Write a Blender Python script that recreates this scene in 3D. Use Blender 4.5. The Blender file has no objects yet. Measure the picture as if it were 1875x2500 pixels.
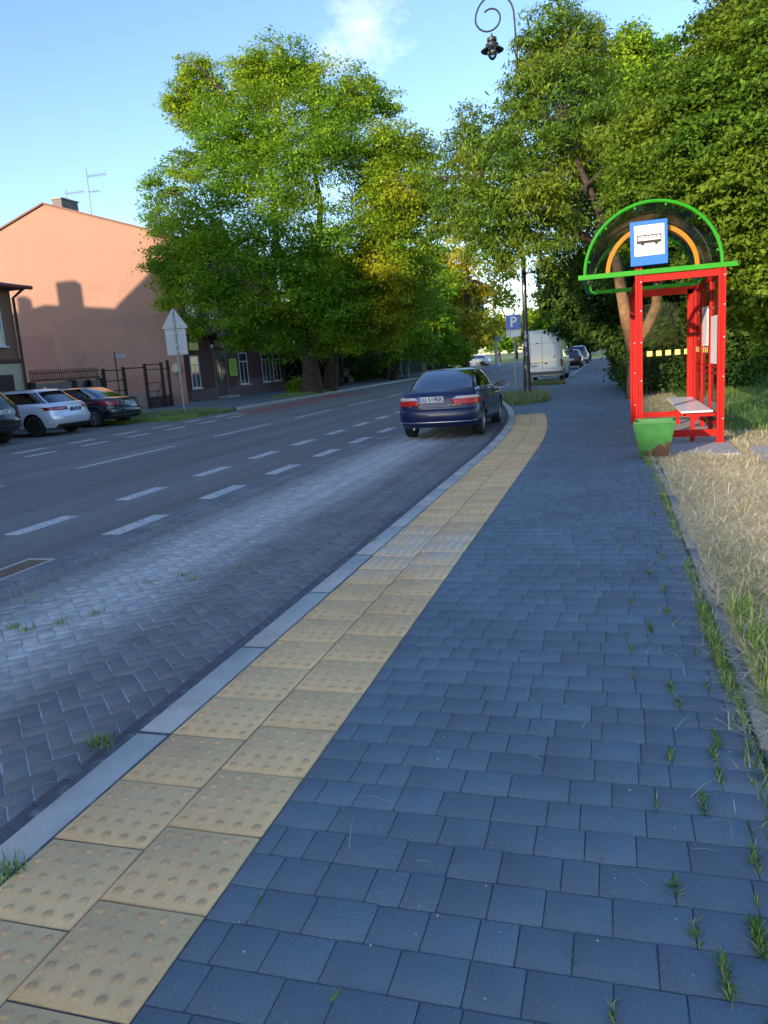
import bpy, bmesh, math, random
import numpy as np
from mathutils import Matrix, Vector

R = math.radians
scene = bpy.context.scene
COL = scene.collection

# ---------------------------------------------------------------- camera, sky, sun, exposure
cam_d = bpy.data.cameras.new('camera')
cam_d.sensor_fit = 'AUTO'
cam_d.sensor_width = 36.0
cam_d.lens = 1880.0 / 2500.0 * 36.0
cam_d.clip_start = 0.05
cam_d.clip_end = 3000
cam = bpy.data.objects.new('camera', cam_d)
COL.objects.link(cam)
cam.matrix_world = Matrix(((0.9584263, 0.0112189, 0.2851195, 0.0),
                           (0.2769616, 0.2037878, -0.9390223, 0.0),
                           (-0.0686387, 0.9789508, 0.1922084, 1.5),
                           (0, 0, 0, 1)))
scene.camera = cam

SUN_EL = R(13.7)
SUN_AZ = R(22.4)                       # behind the camera, to its left
TO_SUN = Vector((-math.sin(SUN_AZ) * math.cos(SUN_EL), -math.cos(SUN_AZ) * math.cos(SUN_EL), math.sin(SUN_EL)))

world = bpy.data.worlds.new('World')
scene.world = world
world.use_nodes = True
wn = world.node_tree
for n in list(wn.nodes):
    wn.nodes.remove(n)
w_out = wn.nodes.new('ShaderNodeOutputWorld')
w_bg = wn.nodes.new('ShaderNodeBackground')
w_sky = wn.nodes.new('ShaderNodeTexSky')
w_sky.sky_type = 'NISHITA'
w_sky.sun_disc = False
w_sky.sun_elevation = SUN_EL
w_sky.sun_rotation = math.atan2(TO_SUN.x, TO_SUN.y)
w_sky.altitude = 200
w_sky.air_density = 1.0
w_sky.dust_density = 0.6
w_sky.ozone_density = 2.4
w_bg.inputs['Strength'].default_value = 0.14
# a small wisp of cloud, fixed in the sky by direction
w_tc = wn.nodes.new('ShaderNodeTexCoord')
w_nz = wn.nodes.new('ShaderNodeTexNoise')
w_nz.inputs['Scale'].default_value = 14.0
w_nz.inputs['Detail'].default_value = 7.0
w_nz.inputs['Roughness'].default_value = 0.62
w_map = wn.nodes.new('ShaderNodeMapping')
w_map.inputs['Scale'].default_value = (1.0, 1.0, 1.6)
wn.links.new(w_tc.outputs['Generated'], w_map.inputs['Vector'])
wn.links.new(w_map.outputs[0], w_nz.inputs['Vector'])


def cloud_mask(direction, rad):
    d = wn.nodes.new('ShaderNodeVectorMath')
    d.operation = 'DISTANCE'
    wn.links.new(w_tc.outputs['Generated'], d.inputs[0])
    d.inputs[1].default_value = direction
    m = wn.nodes.new('ShaderNodeMapRange')
    m.inputs['From Min'].default_value = 0.0
    m.inputs['From Max'].default_value = rad
    m.inputs['To Min'].default_value = 1.0
    m.inputs['To Max'].default_value = 0.0
    wn.links.new(d.outputs['Value'], m.inputs['Value'])
    return m.outputs[0]


def wmath(op, a, b):
    m = wn.nodes.new('ShaderNodeMath')
    m.operation = op
    for i, v in enumerate((a, b)):
        if isinstance(v, (int, float)):
            m.inputs[i].default_value = v
        else:
            wn.links.new(v, m.inputs[i])
    return m.outputs[0]


masks = wmath('MAXIMUM', cloud_mask((-0.255, 0.896, 0.362), 0.07), cloud_mask((-0.232, 0.880, 0.415), 0.055))
masks = wmath('MAXIMUM', masks, wmath('MULTIPLY', cloud_mask((-0.292, 0.893, 0.345), 0.05), 0.8))
cl = wmath('MULTIPLY', masks, 0.85)
cl = wmath('ADD', cl, wmath('MULTIPLY', w_nz.outputs['Fac'], 1.6))
cr = wn.nodes.new('ShaderNodeMapRange')
cr.inputs['From Min'].default_value = 1.15
cr.inputs['From Max'].default_value = 1.75
cr.inputs['To Max'].default_value = 0.4
wn.links.new(cl, cr.inputs['Value'])
w_mix = wn.nodes.new('ShaderNodeMix')
w_mix.data_type = 'RGBA'
wn.links.new(cr.outputs[0], w_mix.inputs['Factor'])
wn.links.new(w_sky.outputs[0], w_mix.inputs['A'])
w_mix.inputs['B'].default_value = (5.2, 5.1, 5.6, 1)
w_hsv = wn.nodes.new('ShaderNodeHueSaturation')
w_hsv.inputs['Saturation'].default_value = 1.07
w_hsv.inputs['Hue'].default_value = 0.511
wn.links.new(w_mix.outputs['Result'], w_hsv.inputs['Color'])
wn.links.new(w_hsv.outputs[0], w_bg.inputs['Color'])
wn.links.new(w_bg.outputs[0], w_out.inputs['Surface'])

sun_d = bpy.data.lights.new('sun', 'SUN')
sun_d.energy = 3.0
sun_d.angle = R(0.5)
sun_d.color = (1.0, 0.78, 0.56)
sun = bpy.data.objects.new('sun', sun_d)
COL.objects.link(sun)
sun.rotation_euler = TO_SUN.to_track_quat('Z', 'Y').to_euler()

scene.view_settings.view_transform = 'Standard'
scene.view_settings.look = 'None'
scene.view_settings.exposure = 1.5
scene.view_settings.gamma = 1.0
scene.render.engine = 'CYCLES'
scene.cycles.use_denoising = True

# ---------------------------------------------------------------- helpers


def tag(o, label=None, cat=None, group=None, kind=None):
    if label:
        o['label'] = label
    if cat:
        o['category'] = cat
    if group:
        o['group'] = group
    if kind:
        o['kind'] = kind
    return o


def empty(name, loc=(0, 0, 0), rz=0.0, label=None, cat=None, group=None):
    o = bpy.data.objects.new(name, None)
    COL.objects.link(o)
    o.empty_display_size = 0.2
    o.location = loc
    o.rotation_euler = (0, 0, rz)
    return tag(o, label, cat, group)


def mesh_obj(name, verts, faces, mat, parent=None, smooth=False, mats=None, midx=None):
    me = bpy.data.meshes.new(name)
    me.from_pydata([tuple(v) for v in verts], [], faces)
    me.update()
    for m in (mats or [mat]):
        me.materials.append(m)
    if midx is not None:
        me.polygons.foreach_set('material_index', midx)
    if smooth:
        me.polygons.foreach_set('use_smooth', [True] * len(me.polygons))
    o = bpy.data.objects.new(name, me)
    COL.objects.link(o)
    if parent:
        o.parent = parent
    return o


def np_obj(name, V, F, mat, parent=None, smooth=False):
    """V (n,3) float, F (m,4) int quads"""
    me = bpy.data.meshes.new(name)
    me.vertices.add(len(V))
    me.vertices.foreach_set('co', np.asarray(V, dtype=np.float32).ravel())
    k = F.shape[1]
    me.loops.add(F.size)
    me.loops.foreach_set('vertex_index', F.ravel().astype(np.int32))
    me.polygons.add(len(F))
    me.polygons.foreach_set('loop_start', np.arange(0, F.size, k, dtype=np.int32))
    me.polygons.foreach_set('loop_total', np.full(len(F), k, dtype=np.int32))
    if smooth:
        me.polygons.foreach_set('use_smooth', np.ones(len(F), dtype=bool))
    me.update(calc_edges=True)
    me.materials.append(mat)
    o = bpy.data.objects.new(name, me)
    COL.objects.link(o)
    if parent:
        o.parent = parent
    return o


def frame_of(d):
    d = Vector(d).normalized()
    up = Vector((0, 0, 1)) if abs(d.z) < 0.95 else Vector((1, 0, 0))
    a = d.cross(up).normalized()
    return a, d.cross(a).normalized()


class MB:
    def __init__(s):
        s.v = []
        s.f = []

    def box(s, x0, x1, y0, y1, z0, z1):
        n = len(s.v)
        s.v += [(x0, y0, z0), (x1, y0, z0), (x1, y1, z0), (x0, y1, z0), (x0, y0, z1), (x1, y0, z1), (x1, y1, z1), (x0, y1, z1)]
        s.f += [(n, n + 3, n + 2, n + 1), (n + 4, n + 5, n + 6, n + 7), (n, n + 1, n + 5, n + 4), (n + 1, n + 2, n + 6, n + 5), (n + 2, n + 3, n + 7, n + 6), (n + 3, n, n + 4, n + 7)]
        return s

    def obox(s, c, ax, ay, az, hx, hy, hz):
        n = len(s.v)
        c, ax, ay, az = Vector(c), Vector(ax).normalized(), Vector(ay).normalized(), Vector(az).normalized()
        for sz in (-1, 1):
            for sx, sy in ((-1, -1), (1, -1), (1, 1), (-1, 1)):
                s.v.append(tuple(c + ax * hx * sx + ay * hy * sy + az * hz * sz))
        s.f += [(n, n + 3, n + 2, n + 1), (n + 4, n + 5, n + 6, n + 7), (n, n + 1, n + 5, n + 4), (n + 1, n + 2, n + 6, n + 5), (n + 2, n + 3, n + 7, n + 6), (n + 3, n, n + 4, n + 7)]
        return s

    def bar(s, p, q, w, h=None):
        """rectangular bar between two points"""
        h = h or w
        p, q = Vector(p), Vector(q)
        d = q - p
        a, b = frame_of(d)
        return s.obox((p + q) / 2, a, d, b, w / 2, d.length / 2, h / 2)

    def tube(s, pts, rad, n=8, cap=True):
        pts = [Vector(p) for p in pts]
        rs = rad if isinstance(rad, (list, tuple)) else [rad] * len(pts)
        base = len(s.v)
        a, b = frame_of(pts[1] - pts[0])
        for i, p in enumerate(pts):
            d = (pts[min(i + 1, len(pts) - 1)] - pts[max(i - 1, 0)]).normalized()
            a = (a - d * a.dot(d)).normalized()
            b = d.cross(a)
            for k in range(n):
                t = 2 * math.pi * k / n
                s.v.append(tuple(p + (a * math.cos(t) + b * math.sin(t)) * rs[i]))
        for i in range(len(pts) - 1):
            for k in range(n):
                k2 = (k + 1) % n
                s.f.append((base + i * n + k, base + i * n + k2, base + (i + 1) * n + k2, base + (i + 1) * n + k))
        if cap:
            s.f.append(tuple(base + k for k in range(n))[::-1])
            e = base + (len(pts) - 1) * n
            s.f.append(tuple(e + k for k in range(n)))
        return s

    def lathe(s, c, prof, n=20, axis='z'):
        """prof: list of (r, h) along the axis from c"""
        base = len(s.v)
        c = Vector(c)
        for r, h in prof:
            for k in range(n):
                t = 2 * math.pi * k / n
                x, y = r * math.cos(t), r * math.sin(t)
                if axis == 'z':
                    s.v.append((c.x + x, c.y + y, c.z + h))
                elif axis == 'x':
                    s.v.append((c.x + h, c.y + x, c.z + y))
                else:
                    s.v.append((c.x + y, c.y + h, c.z + x))
        for i in range(len(prof) - 1):
            for k in range(n):
                k2 = (k + 1) % n
                s.f.append((base + i * n + k, base + i * n + k2, base + (i + 1) * n + k2, base + (i + 1) * n + k))
        if prof[0][0] > 1e-4:
            s.f.append(tuple(base + k for k in range(n))[::-1])
        if prof[-1][0] > 1e-4:
            e = base + (len(prof) - 1) * n
            s.f.append(tuple(e + k for k in range(n)))
        return s

    def prism(s, poly, d0, d1, plane='xz'):
        """polygon in a plane, extruded along the third axis from d0 to d1"""
        n = len(s.v)
        m = len(poly)
        for d in (d0, d1):
            for a, b in poly:
                s.v.append({'xz': (a, d, b), 'xy': (a, b, d), 'yz': (d, a, b)}[plane])
        s.f.append(tuple(range(n, n + m)))
        s.f.append(tuple(range(n + m, n + 2 * m))[::-1])
        for i in range(m):
            j = (i + 1) % m
            s.f.append((n + j, n + i, n + m + i, n + m + j))
        return s

    def build(s, name, mat, parent=None, smooth=False, bevel=0.0, fix=True):
        o = mesh_obj(name, s.v, s.f, mat, parent, smooth)
        if fix:
            bm = bmesh.new()
            bm.from_mesh(o.data)
            bmesh.ops.recalc_face_normals(bm, faces=bm.faces)
            bm.to_mesh(o.data)
            bm.free()
        if bevel:
            m = o.modifiers.new('bevel', 'BEVEL')
            m.width = bevel
            m.segments = 2
            m.limit_method = 'ANGLE'
        if smooth and not bevel:
            m = o.modifiers.new('edges', 'EDGE_SPLIT')
            m.split_angle = R(40)
        return o


# ---------------------------------------------------------------- materials
MATS = {}


class NT:
    def __init__(s, name):
        s.m = bpy.data.materials.new(name)
        s.m.use_nodes = True
        s.t = s.m.node_tree
        s.b = s.t.nodes['Principled BSDF']
        s.out = s.t.nodes['Material Output']

    def n(s, typ, **kw):
        o = s.t.nodes.new('ShaderNode' + typ)
        for k, v in kw.items():
            if k in o.inputs.keys() if not hasattr(o, k) else False:
                o.inputs[k].default_value = v
            else:
                setattr(o, k, v)
        return o

    def l(s, a, b):
        s.t.links.new(a, b)

    def coord(s, kind='Object'):
        return s.n('TexCoord').outputs[kind]

    def noise(s, scale, detail=4, rough=0.6, vec=None, stretch=None):
        o = s.n('TexNoise')
        o.inputs['Scale'].default_value = scale
        o.inputs['Detail'].default_value = detail
        o.inputs['Roughness'].default_value = rough
        v = vec or s.coord()
        if stretch:
            m = s.n('Mapping')
            m.inputs['Scale'].default_value = stretch
            s.l(v, m.inputs['Vector'])
            v = m.outputs[0]
        s.l(v, o.inputs['Vector'])
        return o.outputs['Fac']

    def ramp(s, fac, stops):
        o = s.n('ValToRGB')
        el = o.color_ramp.elements
        while len(el) < len(stops):
            el.new(0.5)
        for e, (p, c) in zip(el, stops):
            e.position = p
            e.color = (*c, 1) if len(c) == 3 else c
        s.l(fac, o.inputs['Fac'])
        return o.outputs['Color']

    def mix(s, fac, a, b, mode='MIX'):
        o = s.n('Mix')
        o.data_type = 'RGBA'
        o.blend_type = mode
        for sock, v in (('Factor', fac), ('A', a), ('B', b)):
            if isinstance(v, (int, float)):
                o.inputs[sock].default_value = v
            elif isinstance(v, tuple):
                o.inputs[sock].default_value = (*v, 1) if len(v) == 3 else v
            else:
                s.l(v, o.inputs[sock])
        return o.outputs['Result']

    def math(s, op, a, b=0.0):
        o = s.n('Math')
        o.operation = op
        for i, v in enumerate((a, b)):
            if isinstance(v, (int, float)):
                o.inputs[i].default_value = v
            else:
                s.l(v, o.inputs[i])
        return o.outputs[0]

    def base(s, c):
        if isinstance(c, tuple):
            s.b.inputs['Base Color'].default_value = (*c, 1)
        else:
            s.l(c, s.b.inputs['Base Color'])

    def bump(s, h, dist=0.01, strength=1.0):
        o = s.n('Bump')
        o.inputs['Distance'].default_value = dist
        o.inputs['Strength'].default_value = strength
        s.l(h, o.inputs['Height'])
        s.l(o.outputs[0], s.b.inputs['Normal'])

    def rough(s, v):
        if isinstance(v, (int, float)):
            s.b.inputs['Roughness'].default_value = v
        else:
            s.l(v, s.b.inputs['Roughness'])


def sc(c, k):
    return tuple(min(1, x * k) for x in c)


def mat_simple(name, col, rough=0.6, var=0.15, scale=6.0, bump=0.0, metal=0.0, coat=0.0, grime=None, grime_amt=0.45, bscale=None):
    if name in MATS:
        return MATS[name]
    t = NT(name)
    f = t.noise(scale, 6, 0.65)
    c = t.ramp(f, [(0.25, sc(col, 1 - var)), (0.75, sc(col, 1 + var))])
    if grime:
        g = t.ramp(t.noise(scale * 0.45, 7, 0.7), [(0.52, (0, 0, 0)), (0.72, (1, 1, 1))])
        c = t.mix(t.math('MULTIPLY', g, grime_amt), c, grime)
    t.base(c)
    t.rough(rough)
    t.b.inputs['Metallic'].default_value = metal
    t.b.inputs['Coat Weight'].default_value = coat
    t.b.inputs['Coat Roughness'].default_value = 0.05
    if bump:
        t.bump(t.noise(bscale or scale * 6, 5, 0.6), bump)
    MATS[name] = t.m
    return t.m


def mat_glass(name, tint=(0.02, 0.025, 0.03), alpha=0.5, rough=0.03, fres=1.0):
    if name in MATS:
        return MATS[name]
    t = NT(name)
    gl = t.n('BsdfGlossy')
    gl.inputs['Roughness'].default_value = rough
    gl.inputs['Color'].default_value = (0.9, 0.95, 1, 1)
    tr = t.n('BsdfTransparent')
    tr.inputs['Color'].default_value = (*tint, 1)
    fr = t.n('Fresnel')
    fr.inputs['IOR'].default_value = 1.5
    k = t.math('ADD', t.math('MULTIPLY', fr.outputs[0], fres), alpha)
    m = t.n('MixShader')
    t.l(k, m.inputs[0])
    t.l(tr.outputs[0], m.inputs[1])
    t.l(gl.outputs[0], m.inputs[2])
    t.l(m.outputs[0], t.out.inputs['Surface'])
    MATS[name] = t.m
    return t.m


def mat_leaf(name, cols, trans=0.35, trans_col=None, yellow=None):
    if name in MATS:
        return MATS[name]
    t = NT(name)
    geo = t.n('NewGeometry')
    rnd = geo.outputs['Random Per Island']
    c = t.ramp(rnd, [(i / max(1, len(cols) - 1), col) for i, col in enumerate(cols)])
    big = t.noise(0.35, 3, 0.5)
    c2 = t.mix(t.ramp(big, [(0.38, (0, 0, 0)), (0.62, (1, 1, 1))]), c, yellow if yellow else sc(cols[-1], 1.1))
    fac = t.math('MULTIPLY', t.ramp(big, [(0.42, (0, 0, 0)), (0.66, (1, 1, 1))]), 0.55)
    c = t.mix(fac, c, c2)
    t.base(c)
    t.rough(0.55)
    t.b.inputs['Specular IOR Level'].default_value = 0.15
    tl = t.n('BsdfTranslucent')
    t.l(t.mix(0.65, c, tuple(trans_col or (0.25, 0.33, 0.02))), tl.inputs['Color'])
    m = t.n('MixShader')
    m.inputs[0].default_value = trans
    t.l(t.b.outputs[0], m.inputs[1])
    t.l(tl.outputs[0], m.inputs[2])
    t.l(m.outputs[0], t.out.inputs['Surface'])
    MATS[name] = t.m
    return t.m


def text_obj(name, s, size, mat, parent, loc, rot, extrude=0.001, bold=0.0, align='CENTER', label=None):
    cu = bpy.data.curves.new(name, 'FONT')
    cu.body = s
    cu.size = size
    cu.extrude = extrude
    cu.offset = bold
    cu.align_x = align
    cu.align_y = 'CENTER'
    tmp = bpy.data.objects.new(name + '_tmp', cu)
    COL.objects.link(tmp)
    bpy.context.view_layer.update()
    dg = bpy.context.evaluated_depsgraph_get()
    me = bpy.data.meshes.new_from_object(tmp.evaluated_get(dg))
    bpy.data.objects.remove(tmp)
    me.materials.clear()
    me.materials.append(mat)
    o = bpy.data.objects.new(name, me)
    COL.objects.link(o)
    o.parent = parent
    o.location = loc
    o.rotation_euler = rot
    if label:
        o['label'] = label
    return o


def rnd_mix(t, amount):
    """1 +- amount value per paver"""
    geo = t.n('NewGeometry')
    m = t.n('MapRange')
    m.inputs['To Min'].default_value = 1 - amount
    m.inputs['To Max'].default_value = 1 + amount
    t.l(geo.outputs['Random Per Island'], m.inputs['Value'])
    return m.outputs[0]


def vmul(t, c, f):
    o = t.n('VectorMath')
    o.operation = 'SCALE'
    t.l(c, o.inputs[0])
    t.l(f, o.inputs['Scale'])
    return o.outputs[0]


def mat_paver(name, col, var=0.12, speck=0.2, light=None, rough=0.68, patch=None):
    t = NT(name)
    big = t.noise(1.1, 5, 0.6)
    fine = t.noise(160, 3, 0.7)
    c = t.ramp(big, [(0.3, sc(col, 0.86)), (0.7, sc(col, 1.14))])
    c = vmul(t, c, rnd_mix(t, var))
    f2 = t.ramp(fine, [(0.3, (1 - speck,) * 3), (0.7, (1 + speck,) * 3)])
    c = t.mix(1.0, c, f2, 'MULTIPLY')
    if light:
        # pale dusty wheel track that runs along the bay
        sep = t.n('SeparateXYZ')
        t.l(t.coord(), sep.inputs[0])
        wob = t.noise(0.5, 3, 0.5)
        x = t.math('ADD', sep.outputs[0], t.math('MULTIPLY', wob, 0.5))
        d = t.math('ABSOLUTE', t.math('SUBTRACT', x, light[0]))
        k = t.ramp(t.math('DIVIDE', d, light[1]), [(0.25, (1, 1, 1)), (1.0, (0, 0, 0))])
        k = t.math('MULTIPLY', k, t.ramp(t.noise(9, 5, 0.7), [(0.3, (0.35,) * 3), (0.6, (1, 1, 1))]))
        c = t.mix(k, c, light[2])
    st = t.ramp(t.noise(2.6, 8, 0.75), [(0.48, (0, 0, 0)), (0.70, (1, 1, 1))])
    c = t.mix(t.math('MULTIPLY', st, 0.28), c, sc(col, 0.55))
    st2 = t.ramp(t.noise(0.8, 9, 0.8), [(0.52, (0, 0, 0)), (0.66, (1, 1, 1))])
    c = t.mix(t.math('MULTIPLY', st2, 0.22), c, sc(col, 1.7))
    if patch:
        sp_ = t.n('SeparateXYZ')
        t.l(t.coord(), sp_.inputs[0])
        yy = t.math('ADD', sp_.outputs[1], t.math('MULTIPLY', t.noise(3, 5), 1.2))
        d_ = t.math('ABSOLUTE', t.math('SUBTRACT', yy, patch[0] + 0.6))
        k_ = t.ramp(t.math('DIVIDE', d_, patch[1]), [(0.25, (1, 1, 1)), (1.0, (0, 0, 0))])
        k_ = t.math('MULTIPLY', k_, t.ramp(t.noise(6, 7, 0.75), [(0.42, (0.1,) * 3), (0.6, (0.8,) * 3)]))
        c = t.mix(k_, c, patch[2])
    sp = t.ramp(t.noise(38, 2, 0.5), [(0.735, (0, 0, 0)), (0.76, (1, 1, 1))])
    c = t.mix(t.math('MULTIPLY', sp, 0.5), c, (0.45, 0.43, 0.38))
    t.base(c)
    t.rough(rough)
    t.b.inputs['Specular IOR Level'].default_value = 0.25 if light else 0.45
    t.bump(t.noise(220, 4, 0.6), 0.0015)
    MATS[name] = t.m
    return t.m


def mat_ground_mix(name, a, b, c, scale, bump=0.02):
    t = NT(name)
    f = t.noise(scale, 8, 0.7)
    f2 = t.noise(scale * 7, 5, 0.7)
    col = t.ramp(f, [(0.3, a), (0.5, b), (0.7, c)])
    col = t.mix(1.0, col, t.ramp(f2, [(0.3, (0.7,) * 3), (0.7, (1.25,) * 3)]), 'MULTIPLY')
    t.base(col)
    t.rough(0.95)
    t.bump(f2, bump)
    MATS[name] = t.m
    return t.m


def mat_asphalt():
    t = NT('asphalt')
    f = t.noise(0.35, 5, 0.6, stretch=(1.5, 0.35, 1))
    g = t.noise(90, 3, 0.8)
    c = t.ramp(f, [(0.3, (0.146, 0.141, 0.126)), (0.7, (0.186, 0.178, 0.158))])
    c = t.mix(1.0, c, t.ramp(g, [(0.3, (0.72,) * 3), (0.75, (1.35,) * 3)]), 'MULTIPLY')
    vor = t.n('TexVoronoi')
    vor.feature = 'DISTANCE_TO_EDGE'
    vor.inputs['Scale'].default_value = 0.22
    nz = t.n('TexNoise')
    nz.inputs['Scale'].default_value = 1.2
    nz.inputs['Detail'].default_value = 6
    t.l(t.coord(), nz.inputs['Vector'])
    add = t.n('VectorMath')
    t.l(t.coord(), add.inputs[0])
    t.l(nz.outputs['Color'], add.inputs[1])
    t.l(add.outputs[0], vor.inputs['Vector'])
    tr_ = t.noise(1.0, 4, 0.6, stretch=(1.3, 0.04, 1))
    c = t.mix(1.0, c, t.ramp(tr_, [(0.35, (0.82,) * 3), (0.65, (1.2,) * 3)]), 'MULTIPLY')
    oil = t.ramp(t.noise(0.9, 7, 0.75), [(0.60, (0, 0, 0)), (0.72, (1, 1, 1))])
    c = t.mix(t.math('MULTIPLY', oil, 0.4), c, (0.05, 0.052, 0.056))
    k = t.ramp(vor.outputs['Distance'], [(0.002, (1, 1, 1)), (0.005, (0, 0, 0))])
    k = t.math('MULTIPLY', k, t.ramp(t.noise(0.15, 2), [(0.55, (0, 0, 0)), (0.62, (0.6, 0.6, 0.6))]))
    c = t.mix(k, c, (0.03, 0.03, 0.03))
    t.base(c)
    t.rough(0.8)
    t.bump(g, 0.004)
    MATS['asphalt'] = t.m
    return t.m


def mat_paint():
    t = NT('road_paint')
    w = t.ramp(t.noise(25, 6, 0.75), [(0.36, (0.15, 0.15, 0.155)), (0.50, (0.56, 0.56, 0.53))])
    c = t.mix(1.0, w, t.ramp(t.noise(3, 4), [(0.3, (0.85,) * 3), (0.7, (1.1,) * 3)]), 'MULTIPLY')
    t.base(c)
    t.rough(0.7)
    MATS['road_paint'] = t.m
    return t.m

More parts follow.
